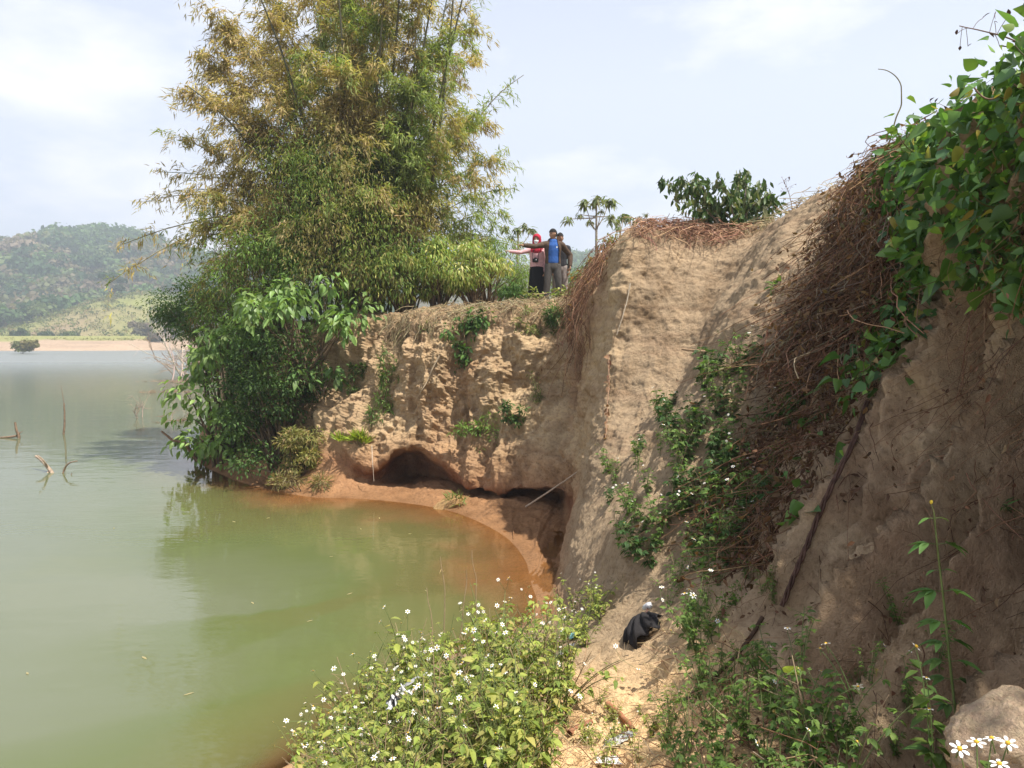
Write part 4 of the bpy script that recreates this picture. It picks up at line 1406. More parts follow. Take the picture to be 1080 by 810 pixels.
def weed_proto(h, nst, nleaf, nfl, lsize, pal, dry=0.0, fl_scale=1.0):
    """returns meshes (stem, foliage) and flower transforms"""
    mb, lb = MB(), MB()
    fl = []
    for s in range(nst):
        a = RNG.uniform(0, 6.28)
        sp = RNG.uniform(.1, .55) * h
        top = np.array([math.cos(a) * sp, math.sin(a) * sp, h * RNG.uniform(.65, 1.1)])
        P = bezier([RNG.normal(0, .015), RNG.normal(0, .015), -.06], [top[0] * .25, top[1] * .25, top[2] * .6], top, 9)
        isdry = RNG.random() < dry
        col = (.3, .22, .13) if isdry else (.13, .16, .055)
        tubes(mb, P, np.linspace(.0042, .0018, 9), 5, col)
        if isdry:
            for _ in range(4):
                i = RNG.integers(4, 8)
                e = P[i] + rand_dirs(1, 0, 1)[0] * .12
                tubes(mb, bezier(P[i], (P[i] + e) / 2, e, 4), .0013, 3, col)
            continue
        m = nleaf
        t = RNG.uniform(.12, 1, m)
        i = np.clip((t * 8).astype(int), 0, 7)
        pos = P[i] + (P[i + 1] - P[i]) * (t * 8 - i)[:, None]
        aa = RNG.uniform(0, 6.28, m)
        d0 = np.stack([np.cos(aa), np.sin(aa), RNG.uniform(-.2, .45, m)], 1)
        # three leaflets on a short stalk
        pet = pos + d0 * lsize * .55
        for ang in (-.75, 0, .75):
            c_, s_ = math.cos(ang), math.sin(ang)
            d = np.stack([d0[:, 0] * c_ - d0[:, 1] * s_, d0[:, 0] * s_ + d0[:, 1] * c_, d0[:, 2] - .25], 1)
            scatter(lb, OVATE, pet, frames(d, np.array([0, 0, 1.]) + RNG.normal(0, .25, (m, 3))), lsize * RNG.uniform(.6, 1.15, m) * (1.15 if ang == 0 else .8), jitter_cols(pal, m))
        for j in range(m):
            tubes(mb, np.array([pos[j], (pos[j] + pet[j]) / 2, pet[j]]), .0012, 3, (.13, .18, .05))
        if len(fl) < nfl:
            for _ in range(RNG.integers(1, 3)):
                e = top + np.array([RNG.normal(0, .05), RNG.normal(0, .05), RNG.uniform(.03, .09)])
                tubes(mb, bezier(top, (top + e) / 2 + RNG.normal(0, .008, 3), e, 4), .0012, 3, (.14, .17, .06))
                fl.append((e, RNG.uniform(.8, 1.35) * fl_scale, RNG.normal(0, .45), RNG.normal(-.1, .45)))
    return (mb.mesh('stem', M_STEM), lb.mesh('foliage', M_LEAF) if lb.n else None, fl)


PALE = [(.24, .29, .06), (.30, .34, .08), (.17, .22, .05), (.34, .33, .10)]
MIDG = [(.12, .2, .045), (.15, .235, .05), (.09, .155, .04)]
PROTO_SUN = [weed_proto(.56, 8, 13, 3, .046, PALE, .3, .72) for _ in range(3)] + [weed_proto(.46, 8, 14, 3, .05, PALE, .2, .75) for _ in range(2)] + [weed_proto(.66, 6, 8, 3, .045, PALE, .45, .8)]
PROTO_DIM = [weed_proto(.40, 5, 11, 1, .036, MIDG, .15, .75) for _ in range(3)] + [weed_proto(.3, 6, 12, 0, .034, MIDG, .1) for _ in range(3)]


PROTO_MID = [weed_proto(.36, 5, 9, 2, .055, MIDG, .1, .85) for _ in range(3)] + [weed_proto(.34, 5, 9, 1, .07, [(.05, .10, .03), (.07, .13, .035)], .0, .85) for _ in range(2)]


def place_weed(proto, p, label, group, scale=1.0, rz=None, tilt=(0, 0), name='flowering_weed', cat='weed', flowers=True):
    stem, fol, fl = proto
    r = thing(name, label, cat, p, group)
    r.rotation_euler = (tilt[0], tilt[1], RNG.uniform(0, 6.28) if rz is None else rz)
    r.scale = (scale,) * 3
    for nm, me in (('stem', stem), ('foliage', fol)):
        if me is None:
            continue
        o = bpy.data.objects.new(nm, me)
        COL.objects.link(o)
        o.parent = r
    if flowers:
        for e, s, rx, ry in fl:
            bud = RNG.random() < .25
            o = bpy.data.objects.new('seed_head' if bud else 'flower', BUD if bud else FLOWER)
            COL.objects.link(o)
            o.parent = r
            o.location = e
            o.rotation_euler = (rx, ry, RNG.uniform(0, 6))
            o.scale = (s, s, s)
    return r


def inpoly(x, y, poly):
    c = False
    n = len(poly)
    for i in range(n):
        x1, y1 = poly[i]
        x2, y2 = poly[i - 1]
        if (y1 > y) != (y2 > y) and x < (x2 - x1) * (y - y1) / (y2 - y1) + x1:
            c = not c
    return c


def fill_weeds(poly, n, protos, label, group, sc=(.7, 1.1), mind=.1, flowers=True, tilt=.15):
    xs_, ys_ = [p[0] for p in poly], [p[1] for p in poly]
    done = []
    tries = 0
    while len(done) < n and tries < 4000:
        tries += 1
        x, y = RNG.uniform(min(xs_), max(xs_)), RNG.uniform(min(ys_), max(ys_))
        if not inpoly(x, y, poly):
            continue
        p, nn = hit(x, y)
        if p is None or p.z < .25 or any((p - q).length < mind for q in done):
            continue
        done.append(p)
        place_weed(protos[RNG.integers(0, len(protos))], p - Vector((0, 0, .01)), label, group, RNG.uniform(*sc), tilt=(RNG.normal(0, tilt), RNG.normal(0, tilt) - .1))
    return len(done)


fill_weeds([(330, 830), (375, 790), (420, 740), (470, 715), (560, 700), (600, 715), (608, 760), (590, 815), (560, 860), (480, 930), (380, 930)], 92, PROTO_SUN,
           'sunlit white-flowered weed crowded in the big bush at the bottom centre by the water', 'white-flowered weeds in the sunlit bush', (.75, 1.15), .105)
fill_weeds([(300, 800), (330, 840), (440, 730), (400, 715)], 22, PROTO_SUN, 'sunlit white-flowered weed crowded in the big bush at the bottom centre by the water', 'white-flowered weeds in the sunlit bush', (.6, .85), .12)
fill_weeds([(575, 655), (600, 630), (640, 625), (650, 650), (620, 690), (580, 700)], 12, PROTO_SUN, 'pale weed on the bank between the beach and the black cloth', 'weeds around the sandy mound', (.4, .7), .14)
fill_weeds([(610, 760), (640, 735), (700, 735), (720, 790), (660, 830), (600, 830)], 13, PROTO_SUN, 'small weed on the sandy ground in front of the black cloth', 'weeds on the sandy mound', (.22, .42), .12)
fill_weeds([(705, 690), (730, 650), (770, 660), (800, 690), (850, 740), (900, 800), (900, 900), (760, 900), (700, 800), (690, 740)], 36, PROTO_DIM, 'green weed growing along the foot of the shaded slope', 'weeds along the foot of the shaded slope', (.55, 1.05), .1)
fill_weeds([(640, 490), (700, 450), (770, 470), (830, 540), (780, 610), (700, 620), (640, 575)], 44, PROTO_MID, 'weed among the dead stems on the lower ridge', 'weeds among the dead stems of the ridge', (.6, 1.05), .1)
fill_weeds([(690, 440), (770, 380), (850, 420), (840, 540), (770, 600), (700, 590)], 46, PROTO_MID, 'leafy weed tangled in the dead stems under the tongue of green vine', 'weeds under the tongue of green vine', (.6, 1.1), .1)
fill_weeds([(690, 620), (740, 610), (800, 600), (830, 640), (760, 660), (700, 660)], 12, PROTO_DIM, 'weed right of the black cloth under the ridge', 'weeds right of the black cloth', (.5, .8), .14)
fill_weeds([(880, 690), (950, 640), (1000, 700), (1010, 780), (940, 830), (880, 800)], 7, PROTO_DIM, 'green weed at the foot of the slope near the tall weed', 'weeds near the tall weed', (.35, .6), .12)

# single plants one can point to
def tall_weed():
    base = W(1010, 752, 2.45)
    q = ground_z(base.x, base.y)
    b = np.array(base)
    root = thing('tall_weed', 'tall single upright weed with paired leaves before the bare slope, right side', 'weed', base)
    pts = [W(1008, 752, 2.45), W(1002, 700, 2.42), W(996, 640, 2.4), W(989, 580, 2.38), (W(985, 540, 2.36))]
    P = pchip(np.arange(5), np.array([tuple(p) for p in pts]), np.linspace(0, 3.999, 24))
    if q is not None and q < b[2]:
        P = np.concatenate([np.array([[b[0] + .01, b[1], q - .02], [b[0] + .005, b[1], (q + b[2]) / 2]]), P])
    mb, lb = MB(), MB()
    tubes(mb, P, np.linspace(.005, .002, len(P)), 6, (.13, .18, .06))
    for t, s in ((.97, .05), (.80, .085), (.70, .05), (.60, .085), (.50, .075), (.42, .075), (.34, .08), (.25, .07), (.15, .07)):
        i = int(t * (len(P) - 1))
        a0 = RNG.uniform(-.5, .5)
        for k in (0, np.pi):
            d0 = np.array([math.cos(a0 + k), math.sin(a0 + k) * .6, .12])
            for ang in ((-.7, 0, .7) if s > .06 else (0,)):
                c_, s_ = math.cos(ang), math.sin(ang)
                d = np.array([[d0[0] * c_ - d0[1] * s_, d0[0] * s_ + d0[1] * c_, d0[2] - .15 - RNG.uniform(0, .3)]])
                scatter(lb, leaf_tmpl(.4, 4, .25, .2), (P[i] + d0 * s * .35)[None], frames(d), np.array([s * RNG.uniform(.7, 1.0)]), jitter_cols([(.085, .165, .04)], 1))
            tubes(mb, np.array([P[i], P[i] + d0 * s * .2, P[i] + d0 * s * .36]), .0015, 3, (.12, .17, .05))
    top = P[-1]
    mb2 = MB()
    for k in range(1):
        e = top + np.array([RNG.normal(0, .01), RNG.normal(0, .01), RNG.uniform(.02, .03)])
        tubes(mb, np.array([top, (top + e) / 2, e]), .0012, 3, (.14, .18, .06))
        tubes(mb2, np.array([e, e + [0, 0, .006], e + [0, 0, .012]]), np.array([.003, .005, .003]), 6, (.55, .42, .05))
    for o in (mb.build('stem', M_STEM, root), lb.build('foliage', M_LEAF, root), mb2.build('buds', M_PETAL, root)):
        o.matrix_parent_inverse = Matrix.Translation(-base)


tall_weed()


def daisy(label, px, py, d, fl, base=None, leafy=24, pal=MIDG, lsize=.05, group=None):
    """plant whose flowers sit at given photo points"""
    b = Vector(base) if base is not None else W(px, py, d)
    gz = ground_z(b.x, b.y)
    if gz is not None and gz < b.z:
        b.z = gz
    root = thing('flowering_weed', label, 'weed', b, group)
    mb, lb = MB(), MB()
    for fx, fy, fd, s in fl:
        e = np.array(W(fx, fy, fd))
        P = bezier(np.array(b) - [0, 0, .02], [lerp(b.x, e[0], .35), lerp(b.y, e[1], .35), lerp(b.z, e[2], .75)], e - np.array([0, 0, .004]), 12)
        tubes(mb, P, np.linspace(.0035, .0014, 12), 5, (.13, .18, .06))
        o = bpy.data.objects.new('flower', FLOWER)
        COL.objects.link(o)
        o.parent = root
        o.location = Vector(e) - b
        o.scale = (s, s, s)
        o.rotation_euler = (RNG.normal(.35, .25), RNG.normal(-.15, .25), RNG.uniform(0, 6))
        m = max(3, leafy // len(fl))
        t = RNG.uniform(.05, .9, m)
        i = np.clip((t * 11).astype(int), 0, 10)
        pos = P[i]
        dr = rand_dirs(m, -.3, .3)
        scatter(lb, OVATE, pos + dr * .01, frames(dr), lsize * RNG.uniform(.5, 1.3, m), jitter_cols(pal, m))
    for o in (mb.build('stem', M_STEM, root), lb.build('foliage', M_LEAF, root)):
        o.matrix_parent_inverse = Matrix.Translation(-b)
    return root


daisy('low plant with five white daisies at the bottom right corner', 1035, 830, 1.75, [(1012, 790, 1.75, 1.25), (1030, 783, 1.8, 1.2), (1046, 779, 1.8, 1.15), (1063, 784, 1.78, 1.2), (1054, 806, 1.7, 1.2)], leafy=34)
daisy('leafy weed with one white flower below the tall weed', 990, 800, 2.2, [(966, 682, 2.3, 1.25), (980, 748, 2.2, .8), (977, 715, 2.25, .7)], leafy=90, lsize=.062)
daisy('slanting leafless weed with two white flowers right of the mound', 915, 800, 2.6, [(871, 679, 2.7, 1.1), (865, 684, 2.7, .8), (842, 705, 2.75, .6)], leafy=14)
daisy('weed with one big yellow-green leaf between the mound and the bare slope', 845, 790, 3.0, [(866, 708, 3.0, .7)], leafy=16, lsize=.05)
_y = bpy.data.objects.new('yellow_leaf', raw_mesh('yellow_leaf', HEART[0], HEART[1], np.repeat([[.34, .40, .10]], len(HEART[0]), 0), True, [M_LEAF]))
COL.objects.link(_y)
tag(_y, 'single large yellow-green heart leaf beside the small white flowers near the slope foot', 'leaf')
_y.location = W(838, 712, 3.0)
_y.rotation_euler = (.9, .2, 2.7)
_y.scale = (.1, .1, .1)
daisy('straggling weed arching left over the water from the sunlit bush', 420, 760, 4.6, [(310, 772, 4.4, 1.5), (322, 786, 4.4, 1.2), (302, 760, 4.4, 1.0), (330, 745, 4.5, 1.3)], leafy=40, pal=PALE, lsize=.07)
daisy('weed with round pale leaves rising at the upper left of the sunlit bush', 430, 715, 5.4, [(405, 640, 5.3, 1.0), (372, 690, 5.2, 1.2), (352, 705, 5.1, 1.2), (430, 645, 5.4, 1.1)], leafy=44, pal=PALE, lsize=.08)
daisy('thin weed with white clusters right of the black cloth', 760, 720, 4.6, [(722, 626, 4.7, 1.4), (731, 628, 4.7, 1.5), (727, 622, 4.7, 1.3), (708, 665, 4.7, 1.0), (757, 655, 4.6, 1.0)], leafy=24)


# low ground litter in the bush: dead stems, countless
def litter():
    mb = MB()
    starts = []
    for poly, n in (([(330, 830), (375, 790), (420, 740), (470, 705), (560, 690), (620, 700), (680, 780), (700, 900), (380, 930)], 900), ([(690, 640), (760, 640), (900, 800), (900, 900), (700, 900)], 500)):
        xs_, ys_ = [p[0] for p in poly], [p[1] for p in poly]
        k = 0
        while k < n:
            x, y = RNG.uniform(min(xs_), max(xs_)), RNG.uniform(min(ys_), max(ys_))
            if inpoly(x, y, poly):
                p, nn = hit(x, y)
                k += 1
                if p is not None and p.z > .1:
                    starts.append((np.array(p), np.array(nn)))
    A = np.array([s[0] for s in starts])
    n = len(A)
    d = rand_dirs(n, -.05, .5)
    ln = RNG.uniform(.06, .30, n)
    P = np.stack([A, A + d * ln[:, None] * .5 + [0, 0, .03], A + d * ln[:, None] + RNG.normal(0, .03, (n, 3))], 1)
    P = np.stack([P[:, 0], (P[:, 0] + P[:, 1]) / 2, P[:, 1], (P[:, 1] + P[:, 2]) / 2, P[:, 2]], 1)
    tubes(mb, P, np.repeat(RNG.uniform(.001, .0028, n)[:, None], 5, 1), 3, jitter_cols(np.concatenate([RED, STRAW]), n))
    o = mb.build('plant_litter', M_DRY)
    tag(o, 'dead stems and straw littering the ground under the weeds', 'litter', kind='stuff')


litter()
# thin dry stalks standing out of the bush
for (x0, y0, x1, y1) in ((470, 690, 463, 588), (478, 690, 492, 600), (500, 690, 498, 580), (455, 700, 450, 620)):
    p = W(x0, y0, 5.7)
    gz = ground_z(p.x, p.y)
    p.z = gz if gz is not None else p.z
    single_vine('dry_stalk', {463: 'leftmost thin dry stalk standing above the sunlit bush against the water', 492: 'forked dry stalk above the sunlit bush against the water', 498: 'pale tall dry stalk above the sunlit bush, right of the others', 450: 'short dry stalk above the left of the sunlit bush'}[x1],
                'dry stalk', [p, W((x0 + x1) / 2 + 3, (y0 + y1) / 2, 5.7), W(x1, y1, 5.7)], .005, .002, (.36, .26, .17), 6, STRAW, .04, BLADE)
# ------------------------------------------------------------------ far side: sandbank, hills, forest
def hill_z(X, Y):
    # near spur (grassy) and main wooded ridge behind
    base = np.clip((Y - 268) / 60, 0, 1) * 3
    ridge = 62 * np.exp(-((Y - 520) / 150) ** 2) * (0.80 + .26 * np.cos((X + 330) / 74) * np.exp(-((X + 260) / 260) ** 2) + .36 * fbm(np.stack([X / 62, Y / 120, 0 * X], -1), 4, 400))
    ridge *= np.clip((900 - np.abs(X)) / 500, 0, 1)
    ridge *= np.clip((Y - 285) / 140, 0, 1) ** .8
    spur = 21 * np.exp(-((X + 165) / 44) ** 2 - ((Y - 350) / 55) ** 2)
    return np.maximum(base + ridge, base + spur) - 1.0 * (Y < 262) * 2


def grassiness(X, Y):
    g = np.exp(-((X + 168) / 36) ** 2 - ((Y - 330) / 42) ** 2) * 1.4 + np.clip((318 - Y) / 40, 0, 1) * .8
    return g + fbm(np.stack([X / 30, Y / 30, 0 * X], -1), 3, 410) * .45


hx, hy = np.linspace(-900, 900, 181), np.linspace(255, 900, 90)
HX, HY = np.meshgrid(hx, hy, indexing='ij')
HZ = hill_z(HX, HY)
g = np.clip((grassiness(HX, HY) - .35) * 2, 0, 1)[..., None]
dryn = np.clip(fbm(np.stack([HX / 22, HY / 22, 0 * HX], -1), 3, 420) * 2 + .4, 0, 1)[..., None]
hc = np.array([.10, .09, .05]) * (1 - g) + (np.array([.21, .22, .07]) * (1 - dryn) + np.array([.27, .20, .12]) * dryn) * g
me = raw_mesh('hills', np.stack([HX, HY, HZ], -1).reshape(-1, 3), [grid_faces(181, 90)], hc.reshape(-1, 3), True, [M_SOIL])
hills = bpy.data.objects.new('hills', me)
COL.objects.link(hills)
tag(hills, 'wooded hazy hills with a grassy clearing across the river', None, kind='structure')

# sandbank on the far shore
sbx = np.linspace(-330, -60, 130)
sby = np.linspace(196, 275, 40)
SX, SY = np.meshgrid(sbx, sby, indexing='ij')
edge = 214 + 6 * fbm(np.stack([SX / 30, 0 * SX, 0 * SX], -1), 3, 430) + np.clip((SX + 62) / 14, -1, 0) * 0
edge = edge + np.clip((SX + 118) / 25, 0, 3) * 22
SZ = np.clip((SY - edge) / 7, -1.0, 1) * 1.7 + np.clip((SY - edge - 10) / 25, 0, 1) * 2.6 + .15 * fbm(np.stack([SX / 6, SY / 6, 0 * SX], -1), 3, 431)
sc_ = np.broadcast_to(np.array([.34, .25, .175]), SX.shape + (3,)).copy()
gr_ = np.clip((SY - edge - 19 + 9 * fbm(np.stack([SX / 9, SY / 6, 0 * SX], -1), 4, 433)) / 4, 0, 1)[..., None]
sc_ = sc_ * (1 + .3 * fbm(np.stack([SX / 14, SY / 2.5, 0 * SX], -1), 4, 434)[..., None])
sc_ = sc_ * (1 - gr_) + np.array([.24, .24, .08]) * gr_
me = raw_mesh('sandbank', np.stack([SX, SY, SZ], -1).reshape(-1, 3), [grid_faces(130, 40)], sc_.reshape(-1, 3), True, [M_SOIL])
sb = bpy.data.objects.new('sandbank', me)
COL.objects.link(sb)
tag(sb, 'long pale sandbank on the far shore', None, kind='structure')


def canopy(lb, pos, rad, cols, per=70):
    n = len(pos)
    d = rand_dirs(n * per, -.25, 1)
    rr = RNG.uniform(.55, 1.05, n * per)
    R3 = np.repeat(rad, per)[:, None]
    lob = 1 + .35 * vnoise(d * 2.2 + np.repeat(RNG.uniform(0, 50, (n, 3)), per, 0), 5)
    p = np.repeat(pos, per, 0) + d * (rr * lob)[:, None] * R3 * np.array([1, 1, .8])
    dr = RNG.normal(0, 1, (n * per, 3))
    up = d + RNG.normal(0, .35, d.shape)
    c = np.repeat(cols, per, 0) * RNG.uniform(.75, 1.25, (n * per, 1))
    q = np.array([(-.5, -.5, 0), (.5, -.45, .08), (.45, .5, 0), (-.5, .45, .1)])
    scatter(lb, (q, [np.array([[0, 1, 2, 3]])]), p, frames(dr, up), R3[:, 0] * RNG.uniform(.16, .32, n * per), c)


def forest(name, label, n, xr, yr, rr, per, keep, pal):
    x = RNG.uniform(*xr, n)
    y = RNG.uniform(*yr, n)
    ok = keep(x, y)
    x, y = x[ok], y[ok]
    z = hill_z(x, y)
    rad = RNG.uniform(*rr, len(x)) * RNG.choice([.7, 1, 1, 1.25], len(x))
    lb = MB()
    sel = np.clip((fbm(np.stack([x / 25, y / 25, 0 * x], -1), 2, 440) + 1) / 2 + RNG.normal(0, .18, len(x)), 0, .999)
    cols = np.asarray(pal)[(sel * len(pal)).astype(int)] * RNG.uniform(.75, 1.25, (len(x), 1))
    canopy(lb, np.stack([x, y, z + rad * .75], 1), rad, cols, per)
    tb = MB()
    P = np.stack([np.stack([x, y, z - .5], 1), np.stack([x, y, z + rad * .4], 1), np.stack([x, y, z + rad], 1)], 1)
    tubes(lb, P, .22, 4, (.2, .17, .12))
    o = lb.build(name, M_LEAF)
    return tag(o, label, 'forest', kind='stuff')


FPAL = [(.05, .10, .036), (.075, .135, .045), (.10, .165, .055), (.13, .175, .06), (.05, .095, .038), (.18, .15, .09), (.14, .155, .065), (.22, .17, .12)]
forest('forest', 'hazy mixed forest covering the far hillside', 4200, (-470, -50), (300, 540), (3.4, 6.6), 95, lambda x, y: grassiness(x, y) < .62, FPAL)
forest('forest', 'bluish wooded hill far behind the three people', 900, (20, 180), (390, 540), (3.5, 6), 60, lambda x, y: x > 20, FPAL[:5])


def far_tree(label, px, d, w, h, pal, group=None, cat='tree', n=1900, trunk=True, z=None):
    p = W(px, 360, d)
    zz = float(max(hill_z(np.array([p.x]), np.array([p.y]))[0], 0)) if z is None else z
    root = thing('far_tree' if trunk else 'bush', label, cat, (p.x, p.y, zz), group)
    lb, mb = MB(), MB()
    k = 6
    cen = np.stack([RNG.normal(0, w * .2, k), RNG.normal(0, w * .2, k), h * RNG.uniform(.35, .85, k)], 1)
    canopy(lb, cen, np.full(k, w * .27), jitter_cols(pal, k), n // k)
    for c_ in (cen if trunk else cen * [1, 1, .5]):
        tubes(mb, bezier([0, 0, -.5], [0, 0, h * .4], c_, 5), np.linspace(.18, .06, 5) * (w / 8 + .3) * (1 if trunk else .3), 5, (.2, .17, .13))
    mb.build('trunk', M_BARK, root)
    lb.build('crown', M_LEAF, root)


far_tree('large dark round tree standing in the grassy clearing of the hill', 122, 330, 8.5, 11, [(.04, .075, .03), (.055, .09, .035)])
far_tree('dark bush on the grass behind the left end of the sandbank', 20, 262, 5, 4.6, [(.06, .1, .035)], 'bushes behind the sandbank', 'bush', z=2.5)
far_tree('pair of low dark bushes right of the leftmost bush behind the sandbank', 46, 264, 6, 3, [(.06, .09, .035)], 'bushes behind the sandbank', 'bush', z=2.5)
far_tree('olive bush near the middle of the grass line behind the sandbank', 70, 265, 7, 3.2, [(.09, .12, .045)], 'bushes behind the sandbank', 'bush', z=2.5)
far_tree('dark bush at the right end of the sandbank', 166, 240, 7, 5, [(.07, .08, .04), (.1, .085, .055)], 'bushes behind the sandbank', 'bush', z=.6)
far_tree('bare brownish tree beyond the right end of the sandbank', 150, 275, 8, 8, [(.17, .14, .09), (.14, .13, .07)], z=2)
far_tree('olive tree on the far bank left of the pale shrub', 178, 250, 9, 10, [(.12, .13, .05), (.15, .13, .07)], z=1)
far_tree('pale brown tree on the far bank touching the pale shrub', 200, 215, 9, 11, [(.2, .17, .1), (.15, .15, .07)], z=1)
far_tree('round olive bush standing in the water before the sandbank', 22, 172, 5.6, 3.0, [(.19, .17, .055), (.15, .15, .05)], None, 'bush', 1900, False, z=-.5)

# grass fringe on the sandbank and clearing shrubs
def fringe():
    n = 2600
    x = RNG.uniform(-330, -80, n)
    y = 236 + RNG.uniform(0, 26, n) + np.clip((x + 118) / 25, 0, 3) * 14
    lb = MB()
    canopy(lb, np.stack([x, y, np.full(n, 2.9)], 1), RNG.uniform(.5, 1.3, n), jitter_cols([(.20, .2, .06), (.15, .16, .05), (.25, .22, .09)], n), 14)
    n2 = 4200
    x2, y2 = RNG.uniform(-300, -70, n2), RNG.uniform(272, 390, n2)
    canopy(lb, np.stack([x2, y2, hill_z(x2, y2) + .4], 1), RNG.uniform(.6, 2.3, n2), jitter_cols([(.2, .22, .07), (.13, .15, .05), (.24, .2, .1), (.09, .12, .04)], n2), 16)
    o = lb.build('tall_grass', M_LEAF)
    tag(o, 'tall grass and scrub along the far sandbank', 'grass', kind='stuff')


fringe()

# dry brush spit and drowned branches
def bare_shrub(label, p, w, h, n, col, name='bare_shrub', flat=False, depth=3):
    root = thing(name, label, 'bare shrub', p)
    mb = MB()

    def grow(s, d, ln, r, dep):
        e = s + d * ln
        m = (s + e) / 2 + RNG.normal(0, ln * .08, 3)
        tubes(mb, bezier(s, m, e, 5), np.linspace(r, r * .6, 5), 4, jitter_cols(col, 1)[0])
        if dep:
            for _ in range(RNG.integers(2, 4)):
                nd = d + RNG.normal(0, .5, 3)
                if flat:
                    nd[2] = abs(nd[2]) * .4
                grow(s + (e - s) * RNG.uniform(.45, 1), nd / np.linalg.norm(nd), ln * RNG.uniform(.5, .75), r * .55, dep - 1)
    for _ in range(n):
        d = np.array([RNG.normal(0, w / h * .5), RNG.normal(0, .4), RNG.uniform(.05, .5) if flat else 1.0])
        grow(np.array([RNG.normal(0, w * .18), RNG.normal(0, w * .1), -.1]), d / np.linalg.norm(d), h * RNG.uniform(.4, .7), .012 * h + .006, depth)
    return mb.build('branches', M_DRY, root)


_sp = W(182, 408, 52)
bare_shrub('heap of dry grey brush lying on the water left of the pale shrub', (_sp.x - .5, 57, .05), 7, 1.3, 60, [(.34, .25, .17), (.28, .19, .13)], 'brush_heap', True)
bare_shrub('lower rust coloured brush heap in front of the grey heap', (W(185, 414, 47).x, 46, .03), 4.5, .8, 34, [(.3, .19, .13), (.24, .16, .1)], 'brush_heap', True)
bare_shrub('pale leafless shrub rising out of the grey brush heap', (W(190, 400, 57).x, 58, .1), 3.2, 4.4, 7, [(.50, .43, .36)])
bare_shrub('dark drowned twig clump by the pale shrub', (W(186, 446, 30).x, 29.5, 0), 1.6, .8, 16, [(.22, .16, .11)], 'brush_heap', True)
bare_shrub('thin drowned bush with upright twigs in open water', (W(148, 440, 31).x, 31, -.05), .7, 1.3, 5, [(.30, .25, .20)], depth=2)
bare_shrub('dry reddish scrub behind the pale leafless shrub', (W(205, 395, 62).x, 64, .3), 6, 3.2, 24, [(.33, .24, .17), (.28, .2, .14)])


def drowned(label, pieces, col=(.22, .15, .10)):
    P0 = W(*pieces[0][0])
    root = thing('drowned_branch', label, 'branch', (P0.x, P0.y, 0))
    mb = MB()
    for pts, r0, r1 in [(q[:-2], q[-2], q[-1]) for q in pieces]:
        A = np.array([tuple(W(*p)) for p in pts])
        A = pchip(np.arange(len(A)), A, np.linspace(0, len(A) - 1.001, 10 * len(A)))
        A += fbm(A * 3, 2, 9)[:, None] * .02
        tubes(mb, A, np.linspace(r0, r1, len(A)), 6, col)
    o = mb.build('branch', M_BARK, root)
    o.matrix_parent_inverse = Matrix.Translation(-Vector(root.location))


drowned('forked pale driftwood branch lying in the water at left', [[(58, 503, 18), (51, 494, 18.2), (44, 486, 18.4), (38, 481, 18.6), .05, .03], [(50, 493, 18.2), (47, 487, 18), (40, 480, 17.9), .03, .012], [(52, 496, 18.2), (46, 506, 17.9), (40, 515, 17.4), .03, .02]], (.34, .26, .19))
drowned('curved dark twig rising from water right of the forked driftwood', [[(65, 503, 18), (68, 494, 18), (74, 488, 18), (82, 486, 18), .025, .012], [(66, 500, 18), (73, 503, 17.8), (76, 499, 17.8), .015, .008]])
drowned('lone upright thin stick standing in the water', [[(67, 460, 25.5), (68, 445, 25.5), (68, 425, 25.5), .035, .022], [(68, 430, 25.5), (66, 415, 25.5), (64, 407, 25.5), .01, .006]])
drowned('dark snag at the left border of the water', [[(20, 465, 24.5), (18, 455, 24.5), (16, 445, 24.5), .05, .03], [(17, 460, 24.5), (8, 461, 24.5), (-3, 462, 24.5), .04, .03], [(18, 458, 24.5), (24, 455, 24.5), .02, .01]])
drowned('long curved snag arching out of the water beside the pale shrub', [[(213, 488, 18.6), (206, 484, 18.5), (201, 476, 18.4), (196, 468, 18.3), (183, 464, 18.3), (175, 459, 18.3), (170, 455, 18.3), .055, .022]], (.20, .12, .075))
drowned('bundle of bare roots at the foot of the water shrubs', [[(275, 492, 17.6), (262, 489, 17.6), (250, 490, 17.5), (240, 496, 17.2), .03, .015], [(285, 498, 17.0), (272, 494, 17), (258, 497, 16.9), .025, .012], [(262, 489, 17.5), (258, 480, 17.5), (250, 474, 17.5), .02, .008]])
